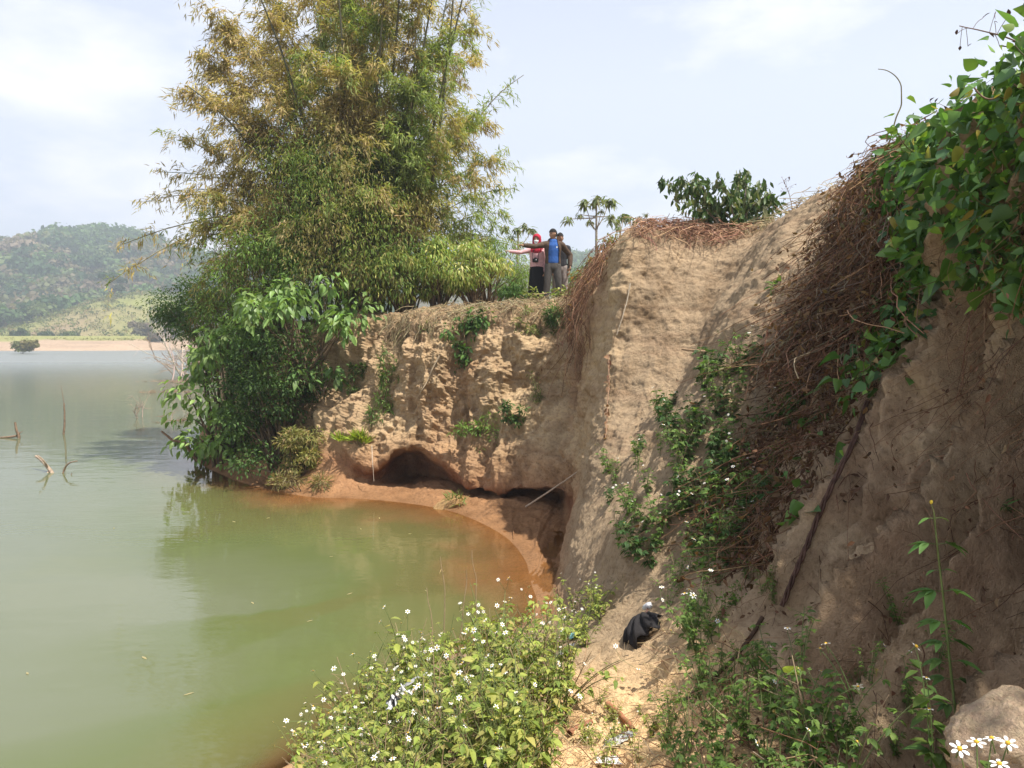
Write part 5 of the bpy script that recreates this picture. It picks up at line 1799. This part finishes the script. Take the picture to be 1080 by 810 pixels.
# ------------------------------------------------------------------ people
def capsule(mb, pts, radii, sides=14, rings=6):
    """closed tapered limb through pts; radii (n,) or (n,2) = sideways, front-back"""
    pts = np.asarray(pts, float)
    n = len(pts)
    radii = np.asarray(radii, float)
    if radii.ndim == 1:
        radii = np.stack([radii, radii], 1)
    q = np.linspace(0, n - 1.0001, max(8, 6 * n))
    C = pchip(np.arange(n), pts, q) if n > 2 else lerp(pts[0], pts[1], (q / (n - 1))[:, None])
    Rr = np.stack([np.interp(q, np.arange(n), radii[:, 0]), np.interp(q, np.arange(n), radii[:, 1])], 1)
    t0, t1 = C[1] - C[0], C[-1] - C[-2]
    t0, t1 = t0 / np.linalg.norm(t0), t1 / np.linalg.norm(t1)
    a = np.linspace(0, np.pi / 2, rings + 1)[:-1]
    hc = [C[0] - t0 * Rr[0].min() * math.cos(x) for x in a]
    hr = [Rr[0] * max(math.sin(x), .02) for x in a]
    tc = [C[-1] + t1 * Rr[-1].min() * math.cos(x) for x in a[::-1]]
    trr = [Rr[-1] * max(math.sin(x), .02) for x in a[::-1]]
    C = np.concatenate([hc, C, tc])
    Rr = np.concatenate([hr, Rr, trr])
    T = np.gradient(C, axis=0)
    T /= np.linalg.norm(T, axis=1, keepdims=True)
    ref = np.array([1., 0, 0]) if abs(T.mean(0)[0]) < .75 else np.array([0, 1., 0])
    B = np.cross(T, ref)
    B /= np.linalg.norm(B, axis=1, keepdims=True)
    A = np.cross(B, T)
    th = np.arange(sides) / sides * 2 * np.pi
    V = C[:, None] + A[:, None] * np.cos(th)[None, :, None] * Rr[:, 0, None, None] + B[:, None] * np.sin(th)[None, :, None] * Rr[:, 1, None, None]
    m = len(C)
    i = np.arange(m - 1)[:, None] * sides
    k = np.arange(sides)[None]
    f = np.stack([i + k, i + (k + 1) % sides, i + sides + (k + 1) % sides, i + sides + k], -1).reshape(-1, 4)
    V = np.concatenate([V.reshape(-1, 3), C[:1], C[-1:]])
    k = np.arange(sides)
    c0 = np.stack([np.full(sides, m * sides), (k + 1) % sides, k], 1)
    c1 = np.stack([np.full(sides, m * sides + 1), (m - 1) * sides + k, (m - 1) * sides + (k + 1) % sides], 1)
    mb.add(V, [f, c0, c1])


def fuse(name, mb, mat, parent, tintf, voxel=.009, smooth=3, cut=None, solid=0):
    """weld overlapping closed shapes into one continuous skin"""
    o = mb.build(name, None)
    md = o.modifiers.new('r', 'REMESH')
    md.mode = 'VOXEL'
    md.voxel_size = voxel
    sm = o.modifiers.new('s', 'SMOOTH')
    sm.factor = .5
    sm.iterations = smooth
    dg = bpy.context.evaluated_depsgraph_get()
    me = bpy.data.meshes.new_from_object(o.evaluated_get(dg))
    v = np.zeros(len(me.vertices) * 3)
    me.vertices.foreach_get('co', v)
    v = v.reshape(-1, 3)
    nr = np.zeros(len(me.vertices) * 3)
    me.vertices.foreach_get('normal', nr)
    nr = nr.reshape(-1, 3)
    F = [[], []]
    for p in me.polygons:
        F[0 if p.loop_total == 4 else 1].append(tuple(p.vertices))
    fl = [np.array(f) for f in F if f]
    if cut is not None:
        drop = cut(v, nr)
        fl = [f[~drop[f].all(1)] for f in fl]
    fold = fbm(v * np.array([9, 9, 5]), 3, 15)
    c = tintf(v, nr)
    if cut is not None or name not in ('body',):
        v = v + nr * (fold * .008)[:, None]
    old = o.data
    o.modifiers.clear()
    o.data = raw_mesh(name, v, fl, c, True, [mat])
    bpy.data.meshes.remove(old)
    bpy.data.meshes.remove(me)
    if solid:
        so_ = o.modifiers.new('thickness', 'SOLIDIFY')
        so_.thickness = solid
        so_.offset = 1
    o.parent = parent
    return o


def head_shape(mb, c, yaw, pitch=0.0, s=1.0):
    bm = bmesh.new()
    bmesh.ops.create_uvsphere(bm, u_segments=48, v_segments=36, radius=1)
    v = np.array([x.co for x in bm.verts])
    fq = np.array([[x.index for x in q.verts] for q in bm.faces if len(q.verts) == 4])
    ft = np.array([[x.index for x in q.verts] for q in bm.faces if len(q.verts) == 3])
    bm.free()
    x, y, z = v.T
    jaw = np.clip(-z, 0, 1)
    px_ = x * (.074 - .022 * jaw)
    py_ = y * (.094 - .012 * jaw) - .012 * jaw
    pz_ = z * .118
    front = np.clip(-y, 0, 1)
    g = lambda cx, cz, sx, sz: np.exp(-((px_ - cx) / sx) ** 2 - ((pz_ - cz) / sz) ** 2) * (front > .3)
    py_ = py_ - .026 * g(0, -.022, .011, .022) - .010 * g(0, .01, .008, .03)        # nose
    py_ = py_ + .010 * (g(-.03, .008, .015, .012) + g(.03, .008, .015, .012))        # eye sockets
    py_ = py_ - .007 * g(0, -.062, .022, .007) - .008 * g(0, -.098, .02, .014)       # lips, chin
    for sgn in (-1, 1):                                                               # ears
        e = np.exp(-((pz_ + .005) / .026) ** 2 - ((py_ - .008) / .015) ** 2) * (sgn * x > .5)
        px_ = px_ + sgn * .018 * e
    P = np.stack([px_, py_, pz_], 1) * s
    Rm = np.array((Matrix.Rotation(yaw, 3, 'Z') @ Matrix.Rotation(pitch, 3, 'X')))
    mb.add(P @ Rm.T + c, [fq, ft])
    return Rm


def hand(mb, wrist, direc, palm_n, curl, s=1.0):
    """palm, four unequal fingers and a thumb; curl per finger 0 straight .. 1 closed"""
    d = np.asarray(direc, float)
    d /= np.linalg.norm(d)
    nrm = np.asarray(palm_n, float)
    nrm = nrm - d * (nrm @ d)
    nrm /= np.linalg.norm(nrm)
    side = np.cross(d, nrm)
    w = np.asarray(wrist, float)
    pc = w + d * .085 * s
    for k in np.linspace(-1, 1, 4):
        capsule(mb, [w + side * k * .016 * s, pc + side * k * .030 * s], [.016 * s, .014 * s], 8, 3)
    for k, (off, ln) in enumerate(((.031, .070), (.011, .080), (-.010, .074), (-.030, .058))):
        a = pc + side * off * s
        c = curl[k] * 1.5
        d1 = d * math.cos(c) + nrm * math.sin(c)
        d2 = d * math.cos(c * 2) + nrm * math.sin(c * 2)
        b = a + d1 * ln * .5 * s
        e = b + d2 * ln * .5 * s
        capsule(mb, [a - d * .02 * s, a, b, e], np.array([.010, .010, .009, .0075]) * s, 8, 3)
    b0 = w + side * .026 * s + d * .025 * s
    dt = side * .75 + d * .6 + nrm * .25
    dt /= np.linalg.norm(dt)
    capsule(mb, [w + d * .02 * s, b0 + dt * .03 * s, b0 + dt * .065 * s], np.array([.015, .012, .009]) * s, 8, 3)


def col_const(c):
    return lambda v, n: np.repeat(np.asarray(c, float)[None], len(v), 0)


def person(label, base, H, yaw, skin, arms, look, legs, torso_s=1.0, hair=None):
    """body of standard height 1.68 scaled to H; returns root and the pieces needed for clothing"""
    root = thing('person', label, 'person', base, 'people standing on the plateau')
    root.rotation_euler = (0, 0, yaw)
    k = H / 1.68
    root.scale = (k, k, k)
    mb = MB()
    capsule(mb, [(0, 0, .84), (0, 0, .95), (0, -.005, 1.06), (0, 0, 1.2), (0, .005, 1.31), (0, .01, 1.385)],
            np.array([(.145, .10), (.145, .10), (.125, .095), (.15, .108), (.155, .10), (.09, .07)]) * torso_s)
    capsule(mb, [(0, .01, 1.36), (0, 0, 1.46), (0, -.005, 1.52)], [.062, .054, .052])
    hc = np.array([0, -.015, 1.565])
    Rm = head_shape(mb, hc, look[0], look[1])
    for s in (-1, 1):
        hip, kn, an = (np.array(q) for q in legs[s])
        capsule(mb, [hip, lerp(hip, kn, .5), kn, lerp(kn, an, .35), an], [.088, .074, .052, .054, .036])
        capsule(mb, [an - [0, -.03, .03], an - [0, .08, .045], an - [0, .15, .05]], [(.036, .036), (.040, .028), (.036, .02)])
        sh, el, wr, curl, pn = arms[s]
        sh, el, wr = map(np.array, (sh, el, wr))
        capsule(mb, [np.array([s * .09, .005, 1.345]), sh, lerp(sh, el, .55), el], [.055, .055, .043, .038])
        capsule(mb, [el, lerp(el, wr, .35), wr], [.038, .036, .025])
        hand(mb, wr, wr - el, pn, curl)

    def tint(v, n):
        c = np.repeat(np.asarray(skin, float)[None], len(v), 0)
        L = (v - hc) @ Rm
        eye = (np.exp(-(((np.abs(L[:, 0]) - .03) / .010) ** 2 + ((L[:, 2] - .008) / .006) ** 2) ** 2) * (L[:, 1] < -.05))[:, None]
        c = c * (1 - eye) + np.array([.03, .02, .015]) * eye
        brow = (np.exp(-(((np.abs(L[:, 0]) - .031) / .018) ** 2 + ((L[:, 2] - .026) / .005) ** 2) ** 2) * (L[:, 1] < -.05))[:, None]
        c = c * (1 - brow * .8) + np.array([.02, .015, .012]) * brow * .8
        lip = (np.exp(-((L[:, 0] / .022) ** 2 + ((L[:, 2] + .062) / .008) ** 2) ** 2) * (L[:, 1] < -.05))[:, None]
        return c * (1 - lip * .6) + np.array([.30, .10, .08]) * lip * .6
    fuse('body', mb, M_SKIN, root, tint, .0065, 2)
    if hair is not None:
        hb = MB()
        bm = bmesh.new()
        bmesh.ops.create_icosphere(bm, subdivisions=5, radius=1)
        v = np.array([x.co for x in bm.verts])
        f = np.array([[x.index for x in q.verts] for q in bm.faces])
        bm.free()
        keep = (v[:, 2] > .28 - .0 * v[:, 1]) | ((v[:, 1] > .12) & (v[:, 2] > -.45))
        f = f[keep[f].all(1)]
        P = v * np.array([.084, .106, .128]) * (1 + .03 * fbm(v * 9, 2, 3))[:, None]
        hb.add(P @ Rm.T + hc + np.array([0, .002, .004]), [f], hair)
        hb.build('hair', M_CLOTH, root)
    return root, hc, Rm


def shoes(root, legs, col):
    for s in (-1, 1):
        an = np.array(legs[s][2])
        mb = MB()
        capsule(mb, [an - [0, -.035, .022], an - [0, .05, .035], an - [0, .155, .045]], [(.044, .044), (.048, .036), (.042, .026)])
        capsule(mb, [an - [0, -.005, 0], an + [0, .005, .05]], [.045, .044])
        fuse('shoe', mb, M_CLOTH, root, col_const(col), .009, 2)


LEGS = {-1: ((-.085, 0, .87), (-.105, -.02, .47), (-.115, .02, .075)), 1: ((.085, 0, .87), (.11, -.02, .47), (.125, .02, .075))}


def trousers(root, legs, col, wide=1.0):
    mb = MB()
    capsule(mb, [(0, 0, .84), (0, 0, .99)], [(.162, .118), (.152, .112)])
    for s in (-1, 1):
        hip, kn, an = (np.array(q) for q in legs[s])
        capsule(mb, [hip, lerp(hip, kn, .5), kn, an + [0, 0, .02]], np.array([.102, .092, .075, .066]) * wide)
    fuse('trousers', mb, M_CLOTH, root, col_const(col), .010, 3)


def torso_cloth(name, root, col, zs, grow, sleeves, mat=M_CLOTH, cut=None, tintf=None, solid=0, sleeve_r=(.066, .056, .050, .040)):
    mb = MB()
    prof = [(.84, .158, .118), (.95, .155, .115), (1.06, .142, .110), (1.2, .165, .122), (1.31, .17, .116), (1.385, .105, .086)]
    pts = [(0, 0, z) for z, a, b in prof if zs[0] <= z <= zs[1]]
    rr = [(a + grow, b + grow) for z, a, b in prof if zs[0] <= z <= zs[1]]
    capsule(mb, pts, rr)
    for s, (sh, el, wr, frac) in sleeves.items():
        sh, el, wr = map(np.array, (sh, el, wr))
        ch = [np.array([s * .09, .005, 1.335]), sh, lerp(sh, el, .55), el]
        rs = [sleeve_r[0] + grow * .5, sleeve_r[0] + grow * .3, sleeve_r[1], sleeve_r[2]]
        if frac < 1:
            capsule(mb, [ch[0], ch[1], lerp(sh, el, frac)], rs[:3])
        else:
            capsule(mb, ch, rs)
            capsule(mb, [el, lerp(el, wr, .5), lerp(el, wr, .97)], [sleeve_r[2], sleeve_r[2] * .95, sleeve_r[3]])
    return fuse(name, mb, mat, root, tintf or col_const(col), .010, 2, cut, solid)


def people():
    # man in the middle, pointing with his right arm
    b = plateau(583, 17.5)
    arms = {-1: ((-.185, 0, 1.335), (-.44, -.12, 1.275), (-.69, -.20, 1.29), (0.05, .75, .8, .85), (0, .1, -1)),
            1: ((.185, 0, 1.335), (.42, .12, 1.12), (.40, .02, .87), (.5, .5, .55, .6), (-1, 0, -.1))}
    legs = {-1: ((-.085, 0, .87), (-.13, -.02, .47), (-.16, .0, .075)), 1: ((.085, 0, .87), (.12, -.03, .47), (.14, .02, .075))}
    man, hc, Rm = person('man in blue shirt and open brown jacket pointing left across the river', b, 1.70, .12, (.30, .165, .10), arms, (-1.05, .05), legs, 1.0, (.018, .016, .015))
    trousers(man, legs, (.085, .075, .068))
    sl = {s: (*arms[s][:3], .45) for s in (-1, 1)}

    def tee(v, n):
        c = np.repeat(np.array([[.035, .105, .33]]), len(v), 0)
        m = (np.hypot(v[:, 0] - .07, v[:, 2] - 1.27) < .016) & (n[:, 1] < 0)      # small pale chest mark
        c[m] = (.6, .65, .7)
        return c
    torso_cloth('shirt', man, None, (.94, 1.4), .006, sl, tintf=tee)
    sl = {s: (*arms[s][:3], 1.0) for s in (-1, 1)}
    torso_cloth('jacket', man, (.085, .055, .038), (.94, 1.4), .022, sl, cut=lambda v, n: (n[:, 1] < .35) & (np.abs(v[:, 0] + .0) < .125 - .03 * np.clip((v[:, 2] - 1.2) / .2, 0, 1)) & (v[:, 1] < .02), solid=.008)
    shoes(man, legs, (.03, .028, .027))
    # woman with red headscarf, pointing left
    b = plateau(566, 17.7)
    wa = {-1: ((-.165, 0, 1.325), (-.41, -.10, 1.25), (-.65, -.16, 1.27), (.0, .6, .7, .8), (0, .1, -1)),
          1: ((.165, .02, 1.325), (.21, .04, 1.06), (.19, -.05, .83), (.3, .3, .35, .4), (-1, 0, 0))}
    wl = {-1: ((-.08, 0, .87), (-.09, -.01, .47), (-.095, .02, .075)), 1: ((.08, 0, .87), (.09, -.01, .47), (.10, .02, .075))}
    wo, hc, Rm = person('woman in red headscarf, white mask and pink top, pointing left', b, 1.62, .1, (.42, .25, .17), wa, (-.35, .05), wl, .92)
    sl = {s: (*wa[s][:3], 1.0) for s in (-1, 1)}
    torso_cloth('blouse', wo, (.62, .36, .37), (.94, 1.4), .014, sl)
    mb = MB()
    capsule(mb, [(0, 0, 1.0), (0, 0, .9), (0, 0, .6), (0, .01, .13)], [(.15, .115), (.165, .13), (.19, .15), (.215, .16)])
    fuse('skirt', mb, M_CLOTH, wo, col_const((.012, .012, .014)), .012, 2)
    shoes(wo, wl, (.025, .022, .022))
    # headscarf: hood with face opening, cape over the shoulders
    mb = MB()
    capsule(mb, [hc + [0, .012, .05], hc + [0, .02, -.03], hc + [0, .02, -.12], (0, .0, 1.375), (-.01, -.01, 1.30)], [(.096, .112), (.102, .118), (.10, .105), (.15, .115), (.165, .13)])

    def face_hole(v, n):
        L = (v - hc) @ Rm
        return (np.hypot(L[:, 0] / .066, (L[:, 2] + .01) / .092) < 1) & (L[:, 1] < -.01)
    fuse('headscarf', mb, M_CLOTH, wo, lambda v, n: np.where((v[:, 2:3] < 1.10) & (v[:, 0:1] > -.02), np.array([[.5, .22, .24]]), np.array([[.40, .022, .045]])), .009, 3, face_hole, .006)
    mb = MB()
    th, zz = np.linspace(-1.05, 1.05, 15), np.linspace(-.105, -.012, 9)
    Tt, Zz = np.meshgrid(th, zz, indexing='ij')
    Lp = np.stack([np.sin(Tt) * .071, -np.cos(Tt) * (.103 + .018 * np.exp(-((Zz + .035) / .03) ** 2)), Zz], -1).reshape(-1, 3)
    mb.add(Lp @ Rm.T + hc, [grid_faces(15, 9)], (.75, .76, .77))
    mk = mb.build('face_mask', M_CLOTH, wo)
    mk.modifiers.new('t', 'SOLIDIFY').thickness = .004
    # camera hanging on her chest (its own thing)
    k = 1.62 / 1.68
    M = wo.matrix_world if False else Matrix.Translation(b) @ Matrix.Rotation(.1, 4, 'Z') @ Matrix.Scale(k, 4)
    cp_ = M @ Vector((-.06, -.185, 1.06))
    camo = thing('photo_camera', 'black camera hanging on a strap before the pink top of the woman', 'camera', cp_)
    camo.rotation_euler = (.15, 0, .1)
    bm = bmesh.new()
    bmesh.ops.create_cube(bm, size=1)
    bmesh.ops.scale(bm, vec=(.135, .06, .09), verts=bm.verts)
    bmesh.ops.bevel(bm, geom=bm.edges, offset=.012, segments=3, affect='EDGES')
    r = bmesh.ops.create_cube(bm, size=1, matrix=Matrix.Translation((0, 0, .055)) @ Matrix.Diagonal((.05, .045, .03, 1)))
    me = bpy.data.meshes.new('body')
    bm.to_mesh(me)
    bm.free()
    a_ = me.attributes.new('tint', 'FLOAT_COLOR', 'POINT')
    a_.data.foreach_set('color', np.tile([.015, .015, .016, 1], len(me.vertices)).astype(np.float32))
    me.materials.append(M_PLASTIC)
    ob = bpy.data.objects.new('camera_body', me)
    COL.objects.link(ob)
    ob.parent = camo
    mb = MB()
    tubes(mb, np.array([[0, -.02, -.005], [0, -.05, -.005], [0, -.09, -.005], [0, -.11, -.005], [0, -.112, -.005]]), np.array([.036, .036, .038, .038, .001]), 20, (.015, .015, .016))
    mb.build('lens', M_PLASTIC, camo)
    mb = MB()
    Mi = (Matrix.Translation(cp_) @ camo.rotation_euler.to_matrix().to_4x4()).inverted()
    for s in (-1, 1):
        pts = [Vector((s * .068, 0, .03))] + [Mi @ (M @ Vector(q)) for q in ((-.06 + s * .07, -.175, 1.2), (s * .085, -.14, 1.32), (s * .075, -.02, 1.425))]
        tubes(mb, pchip(np.arange(4), np.array([tuple(p) for p in pts]), np.linspace(0, 2.999, 20)), .007, 6, (.02, .02, .02))
    mb.build('strap', M_CLOTH, camo)
    # third man behind
    b = plateau(590.5, 18.2)
    ta = {-1: ((-.18, 0, 1.335), (-.22, .03, 1.05), (-.20, -.06, .82), (.3, .3, .35, .4), (1, 0, 0)),
          1: ((.18, 0, 1.335), (.23, .03, 1.05), (.22, -.07, .82), (.3, .3, .35, .4), (-1, 0, 0))}
    tm, hc, Rm = person('dark-haired man mostly hidden behind the man in the blue shirt', b, 1.71, -.1, (.28, .15, .09), ta, (.3, .0), LEGS, 1.0, (.02, .017, .016))
    trousers(tm, LEGS, (.26, .22, .20))
    torso_cloth('shirt', tm, (.035, .035, .04), (.94, 1.4), .012, {s: (*ta[s][:3], 1.0) for s in (-1, 1)})
    shoes(tm, LEGS, (.04, .035, .03))


people()


# ------------------------------------------------------------------ rubbish on the ground
def crumple(name, label, cat, px, py, w, h, col, seed, col2=None, lift=.02, rough=1.0, rot=0.0, parts='sheet', mat=None):
    p, nn = hit(px, py)
    n = 46
    a = np.linspace(-.5, .5, n)
    A, B = np.meshgrid(a, a, indexing='ij')
    e = 1 + .25 * vnoise(np.stack([np.arctan2(A, B) * 1.2, 0 * A, 0 * A + seed], -1), seed)
    x, y = A * w * e, B * h * e
    q = np.stack([A * 3.2, B * 3.2, 0 * A + seed], -1)
    z = (np.abs(fbm(q, 3, seed)) * .5 + np.abs(fbm(q * 2.2, 3, seed + 3)) * .25) * rough * min(w, h) * .8
    z = z * (1 - (2 * np.maximum(np.abs(A), np.abs(B))) ** 4 * .8)
    x = x + fbm(q + 7, 3, seed + 5) * w * .12
    y = y + fbm(q + 13, 3, seed + 6) * h * .12
    z = z + np.array([lift])
    c_, s_ = math.cos(rot), math.sin(rot)
    V = np.stack([x * c_ - y * s_, x * s_ + y * c_, z], -1).reshape(-1, 3)
    Z = Vector(nn)
    X_ = Vector((1, 0, 0)) - Z * Z.x
    X_.normalize()
    Y_ = Z.cross(X_)
    Mx = np.array([X_, Y_, Z]).T
    V = V @ Mx.T
    c = np.repeat(np.asarray(col, float)[None], len(V), 0)
    if col2 is not None:
        m = (vnoise(np.stack([A * 9, B * 9, 0 * A], -1), seed + 9).ravel() > .05)
        c[m] = col2
    o = bpy.data.objects.new(name, raw_mesh(name, V, [grid_faces(n, n)], c, True, [mat or M_PLASTIC]))
    COL.objects.link(o)
    o.location = p
    sd = o.modifiers.new('thickness', 'SOLIDIFY')
    sd.thickness = .003
    return tag(o, label, cat)


crumple('plastic_bag', 'crumpled whitish plastic bag on the sandy ground at the bottom edge', 'litter', 655, 788, .17, .14, (.46, .45, .43), 3)
crumple('plastic_scrap', 'small white plastic scrap below the crumpled bag at the bottom edge', 'litter', 640, 806, .12, .05, (.66, .64, .62), 13)
crumple('plastic_scrap', 'white plastic scrap left of the sandy mound', 'litter', 598, 688, .17, .08, (.70, .69, .66), 4)
crumple('plastic_scrap', 'turquoise plastic scrap beside the white scrap left of the mound', 'litter', 609, 671, .13, .09, (.22, .50, .52), 5)
crumple('paper_scrap', 'pinkish paper scrap just above the white scrap left of the mound', 'litter', 585, 679, .12, .07, (.60, .46, .40), 6)
# things lodged up in the sunlit bush
def lodged(o, px, py, d):
    o.location = W(px, py, d)
    return o


lodged(crumple('cloth_rag', 'black and white patterned rag caught in the sunlit bush', 'cloth', 430, 745, .20, .17, (.02, .02, .022), 7, (.72, .71, .70), rough=1.4), 426, 741, 4.15)
lodged(crumple('plastic_strip', 'grey white strip of sacking caught above the patterned rag', 'litter', 440, 722, .22, .05, (.36, .36, .35), 8), 437, 722, 4.5)


def black_cloth():
    p, nn = hit(681, 668)
    root = thing('cloth_bundle', 'crumpled black cloth bundle with a pale knob, lying on the sandy mound', 'cloth', p)
    # folded canopy: pleats running from the tip to a rounded hem
    nu, nv = 60, 26
    u = np.linspace(0, 1, nu)
    v = np.linspace(0, 1, nv)
    U, Vv = np.meshgrid(u, v, indexing='ij')
    ang = (U - .5) * 1.9
    rad = Vv * (.27 + .018 * np.sin(U * 17)) * (1 - .5 * np.abs(U - .5))
    x = np.sin(ang) * rad * .95
    y = -np.cos(ang) * rad
    z = .075 * np.sin(np.pi * Vv) ** .7 * (1 - (2 * U - 1) ** 2) ** .6 + .020 * Vv * np.cos(U * 34) + .018 * fbm(np.stack([U * 5, Vv * 3, 0 * U], -1), 3, 12) + .025
    P = np.stack([x, y + .14, z], -1).reshape(-1, 3)
    Z = Vector(nn)
    dn = (W(676, 684, 5.5) - W(685, 642, 5.9))
    Y_ = -(dn - Z * dn.dot(Z)).normalized()
    X_ = Y_.cross(Z)
    Mx = np.array([X_, Y_, Z]).T
    mb = MB()
    mb.add(P @ Mx.T * 1.3, [grid_faces(nu, nv)], (.021, .019, .02))
    o = mb.build('cloth', M_CLOTH, root)
    o.modifiers.new('t', 'SOLIDIFY').thickness = .004
    mb = MB()
    q = np.array([(0, .10, .04), (0, .16, .05), (.005, .20, .055)])
    tubes(mb, q @ Mx.T * 1.3, .009, 7, (.10, .05, .035))
    mb.build('tie', M_PLASTIC, root)
    mb = MB()
    bm = bmesh.new()
    bmesh.ops.create_icosphere(bm, subdivisions=3, radius=.028)
    vv = np.array([w.co for w in bm.verts])
    f = np.array([[w.index for w in t_.verts] for t_ in bm.faces])
    bm.free()
    mb.add((vv * [1.2, .9, .8] * (1 + .3 * fbm(vv * 40, 2, 1))[:, None] + [.0, .205, .06]) @ Mx.T * 1.3, [f], (.5, .5, .52))
    mb.build('knob', M_PLASTIC, root)


black_cloth()
# ------------------------------------------------------------------ unseen tree beyond the right border, added to shade the near slope
shrub('tree', 'spreading leafy tree on the bank above the near slope, beyond the right border', 'tree', (5.85, 1.35, (ground_z(5.85, 1.35) or 5.0) - .05), 5.2, 3.4, 15000, GREEN, OVATE, .17, 60,
      lift=.12, clump_r=.13, depth=4.6, stems=20)
# ------------------------------------------------------------------ leaves and scraps drifting on the water
_fl = raw_mesh('floating_leaf', LANCE[0] * [1, 1, .1], LANCE[1], np.repeat([[.42, .36, .20]], len(LANCE[0]), 0), True, [M_LEAF])
_spots = [(30, 720), (215, 540), (245, 552), (318, 575), (352, 590), (300, 610), (265, 640), (228, 600), (380, 560), (410, 585), (372, 630), (190, 660), (120, 560), (92, 600), (150, 700), (60, 650),
          (285, 548), (335, 552), (430, 566), (455, 590), (400, 548), (240, 700), (205, 740), (100, 760), (330, 660), (25, 585)]
for _x, _y in _spots[::2]:
    _d = F * CAMZ / (_y - 358.0)
    _p = W(_x, _y, _d)
    _o = bpy.data.objects.new('floating_leaf', _fl)
    COL.objects.link(_o)
    _o.location = (_p.x, _p.y, .006)
    _o.rotation_euler = (0, 0, RNG.uniform(0, 6.28))
    _o.scale = (RNG.uniform(.05, .11),) * 3
    tag(_o, 'tiny pale dead leaf floating on the green water', 'leaf', 'dead leaves floating on the river')
# ------------------------------------------------------------------ haze
def haze():
    x0, x1, y0, y1, z0, z1 = -1000, 1000, -60, 1000, -3.7, 100
    v = [(x, y, z) for x in (x0, x1) for y in (y0, y1) for z in (z0, z1)]
    f = np.array([(0, 1, 3, 2), (4, 6, 7, 5), (0, 4, 5, 1), (2, 3, 7, 6), (0, 2, 6, 4), (1, 5, 7, 3)])
    m, t = new_mat('haze')
    pv = t.nodes.new('ShaderNodeVolumePrincipled')
    pv.inputs['Color'].default_value = (.82, .91, 1.0, 1)
    pv.inputs['Density'].default_value = 0.00105
    pv.inputs['Anisotropy'].default_value = 0.2
    o = t.nodes.new('ShaderNodeOutputMaterial')
    t.links.new(pv.outputs[0], o.inputs['Volume'])
    ob = bpy.data.objects.new('haze', raw_mesh('haze', v, [f], None, False, [m]))
    COL.objects.link(ob)
    tag(ob, 'pale blue summer haze between the near bank and the far hills', kind='stuff')


haze()
